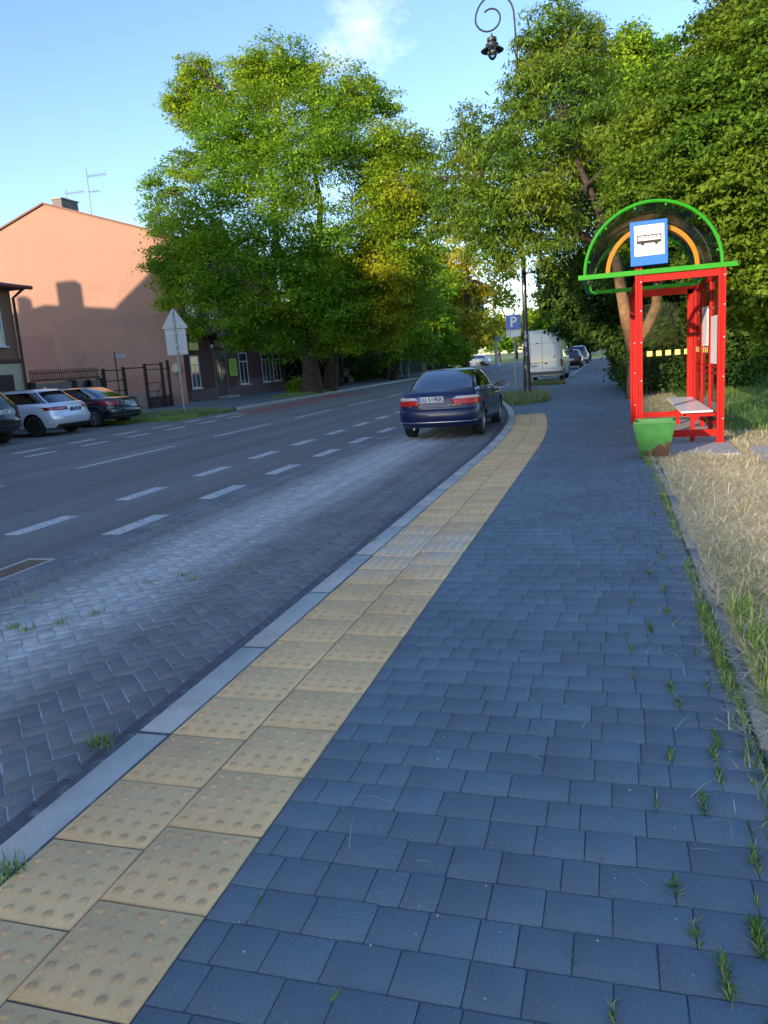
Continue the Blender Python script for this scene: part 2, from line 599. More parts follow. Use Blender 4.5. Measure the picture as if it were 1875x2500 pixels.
BLOBS = {
 'maple': [(-21.4, 38, 4.13, 1.03), (-19.24, 39, 3.37, 1.17), (-17.97, 41, 3.04, 1.23), (-15.77, 41, 2.76, 1.23), (-13.24, 40, 3.05, 1.2), (-13.84, 39, 4.03, 1.41), (-20.99, 36, 6.55, 0.97), (-16.12, 40, 16.64, 1.49), (-17.24, 39, 16.29, 1.06), (-15.29, 41, 16.38, 1.36), (-20.01, 40, 16.16, 1.68), (-20.31, 39, 16.79, 0.94), (-13.78, 40, 14.65, 1.8), (-12.28, 41, 14.37, 1.43), (-11.19, 42, 14.59, 0.88), (-16.57, 38, 13.46, 2.28), (-21.26, 40, 14.99, 1.32), (-18.92, 38, 13.04, 1.6), (-13.4, 37, 11.63, 1.89), (-14.98, 37, 10.16, 2.0), (-17.91, 37, 10.64, 2.11), (-23.09, 39, 11.54, 1.13), (-20.91, 38, 11.98, 1.14), (-22.76, 38, 9.47, 0.96), (-19.92, 36, 8.65, 1.84), (-21.45, 36, 7.04, 1.26), (-19.46, 36, 6.18, 1.84), (-16.27, 36, 7.6, 2.06), (-13.27, 37, 7.83, 1.67), (-14.92, 37, 5.83, 2.0), (-18.06, 37, 4.99, 1.89), (-21.4, 36, 5.45, 0.87), (-16.99, 39, 4.04, 1.88), (-13.9, 38, 4.91, 2.06), (-12.36, 42, 15.77, 1.01), (-12.63, 39, 12.4, 1.41), (-21.81, 40, 16.09, 1.08), (-17.24, 40, 15.95, 1.44)],
 'goldtree': [(-10.16, 39, 11.84, 1.45), (-8.92, 40, 11.47, 1.08), (-11.31, 39, 10.72, 1.52), (-9.58, 38, 9.67, 1.71), (-8.56, 40, 9.48, 1.2), (-11.24, 39, 8.54, 1.76), (-9.37, 39, 7.89, 1.64), (-10.42, 39, 6.46, 1.76), (-12.43, 40, 6.76, 1.68), (-9.73, 41, 6.12, 1.23), (-12.08, 40, 4.63, 1.8), (-10.59, 41, 4.55, 1.48), (-12.0, 42, 3.24, 1.51), (-13.51, 41, 3.82, 1.48), (-10.18, 43, 4.62, 1.16)],
 'street_tree': [(-15.5, 58, 3.47, 1.74), (-14.41, 60, 2.53, 1.62), (-13.88, 64, 4.55, 1.92), (-13.37, 66, 7.22, 1.59), (-15.36, 68, 8.32, 1.84), (-12.66, 66, 1.83, 1.39), (-16.41, 57, 2.16, 1.37), (-13.2, 64, 2.63, 1.73), (-15.7, 62, 5.0, 1.68)],
 'airy_tree': [(-11.99, 70, 9.72, 1.89), (-13.94, 72, 7.68, 1.95), (-10.47, 70, 7.23, 1.47), (-9.6, 74, 6.59, 1.69), (-11.91, 68, 4.12, 1.84), (-10.4, 70, 4.05, 1.68), (-14.31, 70, 5.17, 1.47), (-13.05, 72, 12.43, 1.73), (-9.04, 72, 8.83, 1.51), (-12.55, 70, 6.62, 1.47), (-10.76, 68, 2.66, 1.23), (-13.81, 72, 10.11, 1.73)],
 'willow': [(0.37, 21, 5.95, 0.69), (0.75, 21, 5.26, 0.69), (-0.17, 23, 7.32, 0.83), (0.23, 22, 6.62, 0.66), (0.9, 21, 4.49, 0.63), (0.31, 24, 7.68, 0.65), (-1.37, 25, 10.53, 0.9), (-0.56, 26, 10.36, 0.7), (-2.1, 25, 10.04, 0.68), (-1.0, 25, 9.61, 1.13), (-2.04, 24, 8.87, 0.87), (-1.23, 24, 8.38, 1.15), (-0.32, 27, 9.48, 0.73), (-2.33, 24, 8.06, 0.72), (-3.13, 23, 7.45, 0.86), (-3.93, 24, 8.05, 0.55), (-4.11, 24, 7.19, 0.79), (-2.79, 22, 6.35, 0.99), (-1.76, 23, 7.02, 1.11), (-0.74, 26, 7.83, 1.09), (-4.17, 24, 6.04, 0.79), (-3.08, 22, 5.33, 0.99), (-2.03, 21.5, 5.47, 0.97), (-1.22, 24, 6.18, 1.15), (-1.62, 22, 4.58, 0.93), (-2.86, 23, 4.6, 0.83), (-3.81, 24, 4.82, 0.65), (-0.5, 26, 5.93, 1.17), (-1.08, 26, 4.77, 1.09), (-1.74, 25, 3.91, 0.68), (-0.53, 26, 4.16, 0.94), (-0.22, 27, 7.04, 0.97), (-5.25, 26, 6.93, 0.63), (-5.16, 26, 5.78, 0.55)],
 'backtree': [(1.15, 40, 14.8, 0.91), (0.74, 40, 13.91, 1.2), (1.78, 41, 14.25, 0.99), (2.65, 42, 14.82, 0.76), (0.32, 38, 12.43, 1.26), (1.65, 38, 12.04, 1.37), (2.92, 40, 12.98, 0.96), (0.47, 36, 10.41, 1.51), (1.92, 36, 10.2, 1.3), (2.96, 38, 11.29, 1.14)],
 'hornbeam': [(2.52, 21, 8.45, 0.76), (3.05, 20, 8.0, 0.72), (2.65, 19, 7.11, 0.91), (2.04, 20, 7.34, 0.78), (1.43, 21, 7.34, 0.76), (2.12, 19, 6.39, 0.91), (2.86, 18, 6.09, 0.87), (1.58, 19, 5.92, 0.91), (0.87, 20, 6.26, 0.66), (2.28, 18, 5.31, 0.92), (2.88, 17, 5.0, 0.82), (1.11, 19, 5.14, 0.86), (1.77, 18, 4.67, 0.92), (2.49, 17, 4.31, 0.87), (0.72, 19, 4.42, 0.69), (0.35, 20, 5.13, 0.6), (2.21, 18, 3.9, 0.81), (2.91, 17, 3.68, 0.77), (2.58, 18, 3.04, 0.87), (3.1, 17.5, 2.85, 0.74), (3.03, 18.5, 2.2, 0.67), (3.44, 19, 6.89, 0.91), (3.04, 22, 9.21, 0.79), (0.24, 20, 4.11, 0.6), (1.78, 19, 4.1, 0.8), (2.64, 19, 2.36, 0.63)],
 'darkbush': [(-2.2, 34, 3.65, 0.92), (-1.22, 33, 3.86, 1.19), (-0.32, 32, 3.37, 1.15), (-1.47, 34, 2.65, 0.92), (-0.35, 33, 2.34, 0.99), (0.51, 30, 4.46, 1.08), (1.29, 30, 3.43, 1.26), (1.99, 29, 4.21, 1.22), (1.28, 30, 2.14, 1.08), (2.21, 28, 2.76, 1.18), (2.94, 27, 3.35, 0.97), (2.36, 28, 1.41, 0.93), (1.54, 29, 0.99, 0.87), (2.98, 26, 1.91, 1.02), (3.78, 27, 1.59, 0.89), (4.4, 26, 1.53, 0.94), (2.84, 27, 0.93, 0.73), (0.66, 31, 1.2, 0.75), (0.35, 32, 2.09, 0.87)],
 'farright': [(-6.61, 75, 3.88, 1.58), (-5.27, 80, 3.0, 1.44), (-3.71, 85, 2.95, 1.79), (-1.51, 70, 2.77, 1.47), (-6.38, 78, 5.67, 1.41), (0.33, 60, 1.97, 0.9), (-4.85, 85, 4.7, 1.53)],
 'farleft': [(-18.85, 140, 4.05, 2.95), (-20.59, 130, 3.35, 2.34), (-16.33, 140, 6.25, 2.52), (-15.03, 150, 3.0, 3.16), (-11.6, 150, 3.18, 2.71), (-21.88, 120, 3.07, 2.16), (-17.45, 140, 8.72, 2.1)],
 'hedge': [(-21.87, 53, 2.57, 1.43), (-19.65, 52, 3.07, 1.88), (-18.31, 53, 2.65, 1.91), (-17.21, 55, 2.57, 1.82), (-17.77, 50, 4.44, 1.8), (-19.78, 50, 4.3, 1.65), (-22.78, 52, 3.62, 1.25), (-18.5, 64, 1.09, 1.15), (-18.51, 72, 1.32, 1.3), (-17.17, 75, 1.4, 1.58), (-18.08, 54, 0.98, 0.97), (-19.85, 53, 1.12, 0.96)],
}

# ================================================================ GROUND
rng = random.Random(7)
M_ASPH = mat_asphalt()
M_PAINT = mat_paint()
M_PAVE = mat_paver('blue_grey_pavers', (0.134, 0.180, 0.208), 0.10, 0.22)
M_BAY = mat_paver('bay_bricks', (0.205, 0.208, 0.192), 0.10, 0.2, light=(-3.45, 0.80, (0.56, 0.54, 0.50)), rough=0.95)
M_BORDER = mat_paver('border_bricks', (0.105, 0.100, 0.115), 0.1, 0.2)
M_TACT = mat_paver('yellow_tactile_slabs', (0.84, 0.53, 0.24), 0.06, 0.12, patch=(5.9, 1.05, (0.70, 0.63, 0.53)))
M_JOINT = mat_simple('joint_sand', (0.085, 0.095, 0.10), 0.95, 0.4, 30, grime=(0.30, 0.29, 0.25), grime_amt=0.9)
M_JOINTW = mat_simple('pale_joint_sand', (0.42, 0.43, 0.43), 0.95, 0.5, 14)
M_KERB = mat_simple('kerb_concrete', (0.46, 0.45, 0.40), 0.9, 0.14, 5, 0.002, bscale=120, grime=(0.12, 0.13, 0.11), grime_amt=0.35)
M_CONC = mat_simple('concrete', (0.30, 0.30, 0.28), 0.9, 0.15, 4, 0.003, bscale=60, grime=(0.14, 0.14, 0.12))
M_SOIL = mat_ground_mix('hay_soil', (0.36, 0.30, 0.16), (0.58, 0.49, 0.29), (0.68, 0.59, 0.38), 1.6)
M_LAWN = mat_ground_mix('lawn_green', (0.07, 0.14, 0.025), (0.11, 0.20, 0.04), (0.19, 0.24, 0.07), 0.5)
M_EARTH = mat_ground_mix('earth', (0.10, 0.11, 0.06), (0.13, 0.14, 0.07), (0.18, 0.17, 0.09), 0.05, 0.05)
M_RED = mat_simple('red_asphalt', (0.30, 0.075, 0.055), 0.85, 0.25, 8, 0.002, bscale=90, grime=(0.09, 0.08, 0.08), grime_amt=0.6)
M_GREYP = mat_simple('grey_pavement', (0.125, 0.135, 0.15), 0.9, 0.15, 3, 0.002, bscale=40)


def curve_off(y):
    return -0.009 * max(0.0, y - 12.0) ** 2


def slab(name, polys, ztop, mat, zbot=-0.35):
    mb = MB()
    for p in polys:
        mb.prism(p, zbot, ztop, 'xy')
    o = mb.build(name, mat)
    tag(o, kind='structure')
    return o


def rect(x0, x1, y0, y1):
    return [(x0, y0), (x1, y0), (x1, y1), (x0, y1)]


# endless ground
slab('ground', [rect(-900, 900, -300, 1500)], -0.30, M_EARTH, -1.0)
# road, with a hole for the drain grate and a crossing street far ahead
slab('road', [rect(-22.4, -4.98, -60, 5.08), rect(-22.4, -5.30, 5.08, 5.82), rect(-22.4, -4.98, 5.82, 24.6),
              rect(-15.0, -4.98, 24.6, 29.0), rect(-15.0, -4.75, 29.0, 130), rect(-4.75, -2.1, 35.5, 94),
              rect(-120, -15.2, 96, 112), rect(-4.6, 160, 96, 112)], -0.10, M_ASPH)
slab('road_far', [rect(-15, -3.4, 130, 420)], -0.105, M_ASPH)


# ---- paving bricks as real blocks
def add_paver(V, F, c, u, v, hu, hv, z, bev=0.004, tilt=(0, 0), depth=0.014):
    n = len(V)
    cx, cy = c
    for k, (b, dz) in enumerate(((bev, 0), (0, -bev * 0.9), (0, -depth))):
        for su, sv in ((-1, -1), (1, -1), (1, 1), (-1, 1)):
            a, d = su * (hu - b), sv * (hv - b)
            V.append((cx + u[0] * a + v[0] * d, cy + u[1] * a + v[1] * d, z + dz + tilt[0] * a + tilt[1] * d))
    F.append((n, n + 1, n + 2, n + 3))
    for k in range(4):
        k2 = (k + 1) % 4
        F.append((n + 4 + k, n + 4 + k2, n + k2, n + k))
        F.append((n + 8 + k, n + 8 + k2, n + 4 + k2, n + 4 + k))


# pavement: rows 0.15 deep, stones of mixed length, running across the path
V, F = [], []
JOINTS = []
X1 = 0.505
y = 0.61
while y < 46:
    off = curve_off(min(y, 26))
    if y < 19.2:
        x = -1.112 + off
    elif y < 35.2:
        x = max(-4.6, -1.835 + curve_off(y))
    else:
        x = -2.04
    first = True
    xe = X1 if y < 11 else 0.42
    while x < xe - 0.02:
        w = rng.choice((0.105, 0.14, 0.15, 0.165, 0.18, 0.205))
        if first:
            w = rng.uniform(0.06, 0.2)
            first = False
        w = min(w, xe - x)
        if xe - x - w < 0.06:
            w = xe - x
        if w > 0.02:
            add_paver(V, F, (x + w / 2, y + 0.075), (1, 0), (0, 1), w / 2 - 0.0013, 0.075 - 0.0013, rng.gauss(0, 0.0007), 0.0026,
                      (rng.gauss(0, 0.004), rng.gauss(0, 0.004)))
        x += w
        JOINTS.append((x, y))
    y += 0.15
pav = np_obj('pavement', np.array(V), np.array(F), M_PAVE)
tag(pav, kind='structure')
# sand bed below
pts = []
for i in range(0, 31):
    yy = i
    pts.append((max(-4.75, -2.04 + curve_off(yy)), yy))
sandL = [(-1.95, -2)] + [(p[0] + 0.02, p[1]) for p in pts] + [(-4.64, 35.2), (-2.1, 35.2), (-2.1, 46), (0.45, 46), (0.5, -2)]
slab('pavement_bed', [sandL], -0.0048, M_JOINT)
slab('pavement_far', [rect(-2.05, 0.42, 46.05, 94)], 0.0, M_GREYP)
slab('shelter_pad', [rect(0.44, 1.62, 10.9, 15.9)], 0.004, M_CONC)

# tactile strip
V, F = [], []
Vd, Fd = [], []
TW, TL = 0.355, 0.37
for col in range(2):
    y = 0.19 - (0.0 if col else 0.13)
    while y < 18.9:
        xc = -1.825 + TW * (col + 0.5)
        ym = y + TL / 2
        o1 = curve_off(ym)
        ang = math.atan2(curve_off(ym + 0.2) - curve_off(ym - 0.2), 0.4)
        u = (math.cos(ang), -math.sin(ang))
        v = (math.sin(ang), math.cos(ang))
        c = (xc + o1, ym)
        tl = (rng.gauss(0, 0.003), rng.gauss(0, 0.003))
        z0 = rng.gauss(0.001, 0.001)
        add_paver(V, F, c, u, v, TW / 2 - 0.003, TL / 2 - 0.003, z0, 0.005, tl)
        for a in range(5):
            for b in range(5):
                du, dv = (a - 2) * 0.0695, (b - 2) * 0.0715
                px, py = c[0] + u[0] * du + v[0] * dv, c[1] + u[1] * du + v[1] * dv
                pz = z0 + tl[0] * du + tl[1] * dv - 0.0005
                if y < 11:
                    n = len(Vd)
                    K = 12 if y < 6 else 8
                    for r_, h_ in ((0.0165, 0), (0.0130, 0.0045), (0.0070, 0.0064)):
                        for k in range(K):
                            t_ = 2 * math.pi * k / K
                            Vd.append((px + r_ * math.cos(t_), py + r_ * math.sin(t_), pz + h_))
                    for q in range(2):
                        for k in range(K):
                            k2 = (k + 1) % K
                            Fd.append((n + q * K + k, n + q * K + k2, n + (q + 1) * K + k2, n + (q + 1) * K + k))
                    e = n + 2 * K
                    for k in range(0, K - 2, 2):
                        Fd.append((e, e + k + 1, e + k + 2, e + (k + 3) % K if k + 3 < K else e))
                else:
                    n = len(Vd)
                    Vd += [(px - .014, py - .014, pz), (px + .014, py - .014, pz), (px + .014, py + .014, pz), (px - .014, py + .014, pz),
                          (px - .006, py - .006, pz + .005), (px + .006, py - .006, pz + .005), (px + .006, py + .006, pz + .005), (px - .006, py + .006, pz + .005)]
                    Fd += [(n + 4, n + 5, n + 6, n + 7)] + [(n + k, n + (k + 1) % 4, n + 4 + (k + 1) % 4, n + 4 + k) for k in range(4)]
        y += TL
Fd = [f for f in Fd if len(set(f)) == 4]
tag(np_obj('tactile_domes', np.array(Vd), np.array(Fd), mat_paver('worn_shaded_domes', (0.64, 0.40, 0.19), 0.10, 0.12, patch=(5.9, 0.85, (0.45, 0.40, 0.33)))), kind='structure')  # domes darker than the slabs, shading put into the colour; pale patch is wear
tact = np_obj('tactile_paving', np.array(V), np.array(F), M_TACT)
tag(tact, kind='structure')

# kerb along the bay
V, F = [], []
y = -0.35
while y < 30:
    ym = y + 0.5
    ang = math.atan2(curve_off(ym + 0.3) - curve_off(ym - 0.3), 0.6)
    ln = 0.5 / max(0.4, math.cos(ang))
    u = (math.cos(ang), -math.sin(ang))
    v = (math.sin(ang), math.cos(ang))
    xc = -1.89 + curve_off(ym)
    if xc < -4.9:
        break
    add_paver(V, F, (xc - 0.02, ym), u, v, 0.082, ln - 0.005, 0.002 + rng.gauss(0, 0.002), 0.014, (0, rng.gauss(0, 0.002)), 0.3)
    y += 1.0
k1 = np_obj('kerb', np.array(V), np.array(F), M_KERB)
tag(k1, kind='structure')
# thin edging on the grass side
V, F = [], []
y = -0.1
while y < 26:
    xb = 0.55 if y < 8 else 0.55 - 0.03 * (y - 8)
    add_paver(V, F, (max(xb, 0.46) + rng.gauss(0, 0.004), y + 0.5), (1, rng.gauss(0, 0.004)), (0, 1), 0.030, 0.496, 0.008 + rng.gauss(0, 0.004), 0.01, (0, rng.gauss(0, 0.006)), 0.25)
    y += 1.0
tag(np_obj('edging_kerb', np.array(V), np.array(F), mat_simple('weathered_concrete', (0.24, 0.26, 0.26), 0.95, 0.25, 9, 0.004, bscale=90, grime=(0.09, 0.10, 0.07), grime_amt=0.7)), kind='structure')
# flush concrete band between bay and asphalt
V, F = [], []
y = -3.0
while y < 29:
    if not (4.9 < y + 0.5 < 5.9):
        add_paver(V, F, (-4.875, y + 0.5), (1, 0), (0, 1), 0.095, 0.497, -0.094, 0.006, (0, 0), 0.1)
    y += 1.0
add_paver(V, F, (-4.875, 5.45), (1, 0), (0, 1), 0.095, 0.37, -0.094, 0.006, (0, 0), 0.1)
add_paver(V, F, (-4.875, 5.03), (1, 0), (0, 1), 0.095, 0.045, -0.094, 0.006, (0, 0), 0.1)
add_paver(V, F, (-4.875, 5.91), (1, 0), (0, 1), 0.095, 0.085, -0.094, 0.006, (0, 0), 0.1)
tag(np_obj('kerb_band', np.array(V), np.array(F), mat_simple('band_concrete', (0.17, 0.18, 0.19), 0.9, 0.2, 5, 0.002, bscale=120, grime=(0.1, 0.1, 0.1))), kind='structure')

# bay bricks, herringbone at 45 degrees, bed shows pale in the joints
slab('bay_bed', [rect(-4.98, -1.95, -3, 12), [(-4.98, 12), (-1.95, 12), (-2.2, 17), (-2.6, 20.5), (-3.3, 24), (-4.6, 28.5), (-4.98, 29)]], -0.1052, M_JOINTW)
V, F = [], []
V2, F2 = [], []
c45 = math.sqrt(0.5)
U = 0.1
jn = 0.0048
for a in range(-60, 320):
    for b in range(-60, 320):
        s_ = (a - b) % 4
        if s_ == 0:
            ca, cb, ha, hb = a + 1.0, b + 0.5, 1.0, 0.5
        elif s_ == 3:
            ca, cb, ha, hb = a + 0.5, b + 1.0, 0.5, 1.0
        else:
            continue
        ca *= U
        cb *= U
        x = (ca - cb) * c45 - 4.9
        yy = (ca + cb) * c45 - 1.0
        if x < -4.84 or yy > 27 or yy < -0.5:
            continue
        if x > -2.12 + curve_off(yy):
            continue
        add_paver(V, F, (x, yy), (c45, c45), (-c45, c45), ha * U - jn * 0.8, hb * U - jn, -0.10 + rng.gauss(0, 0.0012), 0.004, (rng.gauss(0, 0.008), rng.gauss(0, 0.008)))
tag(np_obj('parking_bay', np.array(V), np.array(F), M_BAY), kind='structure')
y = -0.4
while y < 24:
    for k in range(2):
        xc = -2.042 - 0.1 * k + curve_off(y)
        ang = math.atan2(curve_off(y + 0.3) - curve_off(y - 0.3), 0.6)
        u = (math.cos(ang), -math.sin(ang))
        v = (math.sin(ang), math.cos(ang))
        add_paver(V2, F2, (xc, y + 0.1 * k), u, v, 0.048, 0.098, -0.096 + rng.gauss(0, 0.001), 0.004, (rng.gauss(0, 0.006), 0))
    y += 0.2
tag(np_obj('bay_border', np.array(V2), np.array(F2), M_BORDER), kind='structure')

# ---- markings
mk = MB()


def dash(x, y0, y1, w):
    mk.prism([(x - w / 2, y0), (x + w / 2, y0), (x + w / 2, y1), (x - w / 2, y1)], -0.1, -0.0955, 'xy')


y = 0.7
while y < 40:
    if y > 4.5:
        dash(-6.36, y, y + 1.0, 0.22)
    dash(-5.09, y, y + 1.0, 0.22) if y > 6.4 else None
    y += 2.03
y = 1.6
while y < 90:
    dash(-9.72, y, y + 3.4, 0.13)
    y += 5.35
y = 10.6
while y < 26.5:
    dash(-12.93, y, y + 1.05, 0.2)
    dash(-14.0, y + 0.9, y + 1.95, 0.2)
    y += 2.0
dash(-13.9, 27.0, 27.8, 0.5)
o = mk.build('road_markings', M_PAINT)
tag(o, kind='structure')
rd = MB()
for y in (27.3, 29.0, 30.7, 32.4, 34.1, 35.8, 37.5):
    rd.prism([(-14.3, y), (-12.75, y), (-12.75, y + 1.05), (-14.3, y + 1.05)], -0.1, -0.0952, 'xy')
rd.prism([(-14.8, 39), (-12.3, 39), (-12.3, 39.9), (-14.8, 39.9)], -0.1, -0.0952, 'xy')
tag(rd.build('red_cycle_crossing', M_RED), kind='structure')

# ---- right side: verge and lawn, left side pavements and islands
slab('verge', [[(0.58, -2), (9, -2), (9, 13.2), (2.3, 13.4), (1.7, 15.0), (1.65, 10.85), (0.58, 10.85)], rect(0.46, 1.7, 15.95, 30)], -0.012, M_SOIL)
slab('lawn', [[(1.72, 15.0), (2.32, 13.42), (9, 13.22), (60, 13.2), (60, 94), (0.44, 94), (0.44, 30.02), (1.72, 30.02)]], -0.02, M_LAWN)
slab('far_lawn', [rect(-120, -15.2, 113, 140), rect(-3.2, 160, 113, 300), rect(-120, -15.2, 140, 300)], -0.06, M_LAWN)
slab('grass_island', [[(-20.2, 24.7), (-17.2, 24.7), (-15.1, 26.3), (-14.75, 28.0), (-15.2, 29.6), (-18.2, 29.4), (-20.2, 28.6)], rect(-17.2, -15.35, 37.5, 43)], 0.02, M_LAWN)
slab('left_pavement', [rect(-22.3, -20.2, 24.6, 29), [(-22.3, 29), (-20.2, 28.6), (-18.2, 29.4), (-15.2, 29.65), (-15.2, 95.8), (-20.5, 95.8), (-20.5, 52), (-22.3, 52)], rect(-120, -15.2, 112.2, 112.8)], -0.01, M_GREYP)
slab('left_kerb', [rect(-15.2, -15.02, 29.7, 95.8)], 0.005, M_KERB)
slab('yard', [rect(-45, -22.32, 24.9, 38.0)], -0.03, M_EARTH)
slab('right_bay_kerb', [rect(-4.78, -4.62, 29.8, 35.4), rect(-4.62, -2.1, 35.2, 35.38), rect(-2.18, -2.04, 35.4, 93.5)], 0.006, M_KERB)

# drain grate in the gutter
dg = empty('drain_grate', (-5.07, 5.45, -0.1), 0, 'rusty slotted iron drain grate in the gutter by the parking bay', 'drain grate')
M_IRON = mat_simple('cast_iron', (0.22, 0.17, 0.12), 0.7, 0.3, 25, 0.002, 0.5, bscale=90)
mb = MB()
mb.box(-0.225, 0.085, -0.365, -0.33, -0.07, 0.004).box(-0.225, 0.085, 0.33, 0.365, -0.07, 0.004)
mb.box(-0.225, -0.19, -0.33, 0.33, -0.07, 0.004).box(0.055, 0.085, -0.33, 0.33, -0.07, 0.004)
mb.build('frame', M_KERB, dg)
mb = MB()
for k in range(13):
    yy = -0.315 + k * 0.0525
    mb.box(-0.19, 0.055, yy - 0.011, yy + 0.011, -0.04, 0.001)
mb.box(-0.075, -0.06, -0.33, 0.33, -0.045, -0.003)
mb.build('bars', M_IRON, dg)
mb = MB()
mb.box(-0.19, 0.055, -0.33, 0.33, -0.19, -0.17)
mb.build('sump', mat_simple('leaf_litter', (0.10, 0.08, 0.04), 0.95, 0.5, 30), dg)

# paving slab lying in the hay by the shelter
ps = MB()
ps.box(1.75, 2.25, 9.75, 11.3, -0.02, 0.03)
o = ps.build('concrete_slab', M_CONC, bevel=0.01)
tag(o, 'flat grey concrete slab half sunk in dry grass right of the shelter', 'slab')

# ================================================================ BUILDINGS


def plaster(name, col, var=0.1, grime=None, streak=True, pink=False):
    t = NT(name)
    f = t.noise(0.5, 6, 0.6)
    c = t.ramp(f, [(0.3, sc(col, 1 - var)), (0.7, sc(col, 1 + var))])
    if streak:
        g = t.ramp(t.noise(0.9, 6, 0.7, stretch=(1, 1, 0.12)), [(0.5, (0, 0, 0)), (0.75, (1, 1, 1))])
        c = t.mix(t.math('MULTIPLY', g, 0.18), c, grime or sc(col, 0.6))
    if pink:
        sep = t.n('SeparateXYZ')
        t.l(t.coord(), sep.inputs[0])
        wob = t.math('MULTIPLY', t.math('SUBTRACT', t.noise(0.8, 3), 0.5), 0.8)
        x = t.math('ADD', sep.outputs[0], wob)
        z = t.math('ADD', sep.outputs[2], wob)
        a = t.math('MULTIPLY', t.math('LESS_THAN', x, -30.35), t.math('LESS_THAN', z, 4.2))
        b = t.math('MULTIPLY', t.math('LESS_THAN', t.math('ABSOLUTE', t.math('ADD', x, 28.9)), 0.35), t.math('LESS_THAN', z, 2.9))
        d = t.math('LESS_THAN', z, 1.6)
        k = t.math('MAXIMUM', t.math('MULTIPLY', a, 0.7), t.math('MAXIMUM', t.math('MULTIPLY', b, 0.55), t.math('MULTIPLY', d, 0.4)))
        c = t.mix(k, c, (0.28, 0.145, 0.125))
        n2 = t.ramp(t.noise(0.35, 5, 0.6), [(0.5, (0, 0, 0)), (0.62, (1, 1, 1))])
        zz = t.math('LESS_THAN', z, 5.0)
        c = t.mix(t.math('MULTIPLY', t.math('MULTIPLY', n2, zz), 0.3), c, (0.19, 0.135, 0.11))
    t.base(c)
    t.rough(0.92)
    t.bump(t.noise(35, 5, 0.6), 0.006)
    MATS[name] = t.m
    return t.m


M_ORANGE = plaster('orange_plaster', (0.335, 0.195, 0.140), 0.06, (0.40, 0.27, 0.2), True, True)
M_MAROON = plaster('maroon_plaster', (0.10, 0.045, 0.035), 0.2, (0.05, 0.03, 0.03))
M_BASEP = plaster('base_plaster', (0.15, 0.10, 0.105), 0.15)
M_BROWN = plaster('brown_plaster', (0.25, 0.135, 0.085), 0.08)
M_CREAM = plaster('cream_plaster', (0.50, 0.45, 0.30), 0.1, (0.25, 0.25, 0.2))
M_GREYB = plaster('grey_plaster', (0.34, 0.31, 0.27), 0.1)
M_ROOF = mat_simple('roof_sheet', (0.16, 0.075, 0.06), 0.7, 0.2, 3, 0.003, bscale=20)
M_ROOFG = mat_simple('roof_edge_metal', (0.12, 0.12, 0.13), 0.5, 0.2, 3, metal=0.5)
M_WHITE = mat_simple('white_frame', (0.62, 0.63, 0.64), 0.5, 0.08, 5)
M_WIN = mat_simple('window_pane', (0.035, 0.05, 0.065), 0.06, 0.4, 1.5)
M_WIN.node_tree.nodes['Principled BSDF'].inputs['Specular IOR Level'].default_value = 0.8
M_DARKW = mat_simple('dark_wood', (0.035, 0.022, 0.018), 0.6, 0.3, 6)
M_BRICK = mat_simple('chimney_brick', (0.17, 0.15, 0.14), 0.9, 0.35, 5, 0.01, bscale=20, grime=(0.3, 0.28, 0.25))
M_STEEL = mat_simple('galvanised_steel', (0.36, 0.38, 0.40), 0.45, 0.1, 6, metal=0.7)
M_ANT = mat_simple('antenna_metal', (0.30, 0.32, 0.36), 0.5, 0.1, 6, metal=0.5)


def gable_house(root, x0, x1, y0, y1, eave, ridge, wallmat, facade=None, holes=None, name='wall', ridge_along='y', over=0.12, xr=None):
    """gables face y0 and y1; ridge along y"""
    xm = (x0 + x1) / 2 if xr is None else xr
    prof = [(x0, -0.3), (x1, -0.3), (x1, eave), (xm, ridge), (x0, eave)]
    mb = MB()
    mb.prism(prof, y0, y1, 'xz')
    w = mb.build(name, wallmat, root)
    mb = MB()
    th = 0.09
    for xa, xb in ((x0, xm), (x1, xm)):
        d = Vector((xb - xa, 0, ridge - eave))
        L = d.length
        d.normalize()
        nrm = Vector((-d.z, 0, d.x))
        if nrm.z < 0:
            nrm = -nrm
        p = Vector((xa, 0, eave)) - d * 0.28 + nrm * 0.005
        q = Vector((xb, 0, ridge)) + nrm * 0.005
        poly = [(p.x, p.z), (q.x, q.z), (q.x + nrm.x * th, q.z + nrm.z * th), (p.x + nrm.x * th, p.z + nrm.z * th)]
        mb.prism(poly, y0 - over, y1 + over, 'xz')
    r = mb.build('roof', M_ROOF, root)
    return w, r


def street_window(root, x, y0, y1, z0, z1, frame=M_WHITE, proud=0.03, sill=True, bars=True):
    """window in a facade that faces +x"""
    f = MB()
    t = 0.07
    f.box(x, x + proud, y0, y0 + t, z0, z1).box(x, x + proud, y1 - t, y1, z0, z1)
    f.box(x, x + proud, y0 + t, y1 - t, z1 - t, z1).box(x, x + proud, y0 + t, y1 - t, z0, z0 + t)
    if bars:
        zc = z0 + (z1 - z0) * 0.72
        ym = (y0 + y1) / 2
        f.box(x, x + proud - 0.004, y0 + t, y1 - t, zc - 0.035, zc + 0.035)
        f.box(x, x + proud - 0.008, ym - 0.03, ym + 0.03, z0 + t, zc - 0.035)
    w = f.build('window', frame, root)
    g = MB()
    g.box(x + 0.002, x + 0.012, y0 + t, y1 - t, z0 + t, z1 - t)
    g.build('pane', M_WIN, w)
    if sill:
        s = MB()
        s.box(x, x + 0.14, y0 - 0.06, y1 + 0.06, z0 - 0.06, z0 - 0.003)
        s.build('sill', frame, w)
    return w


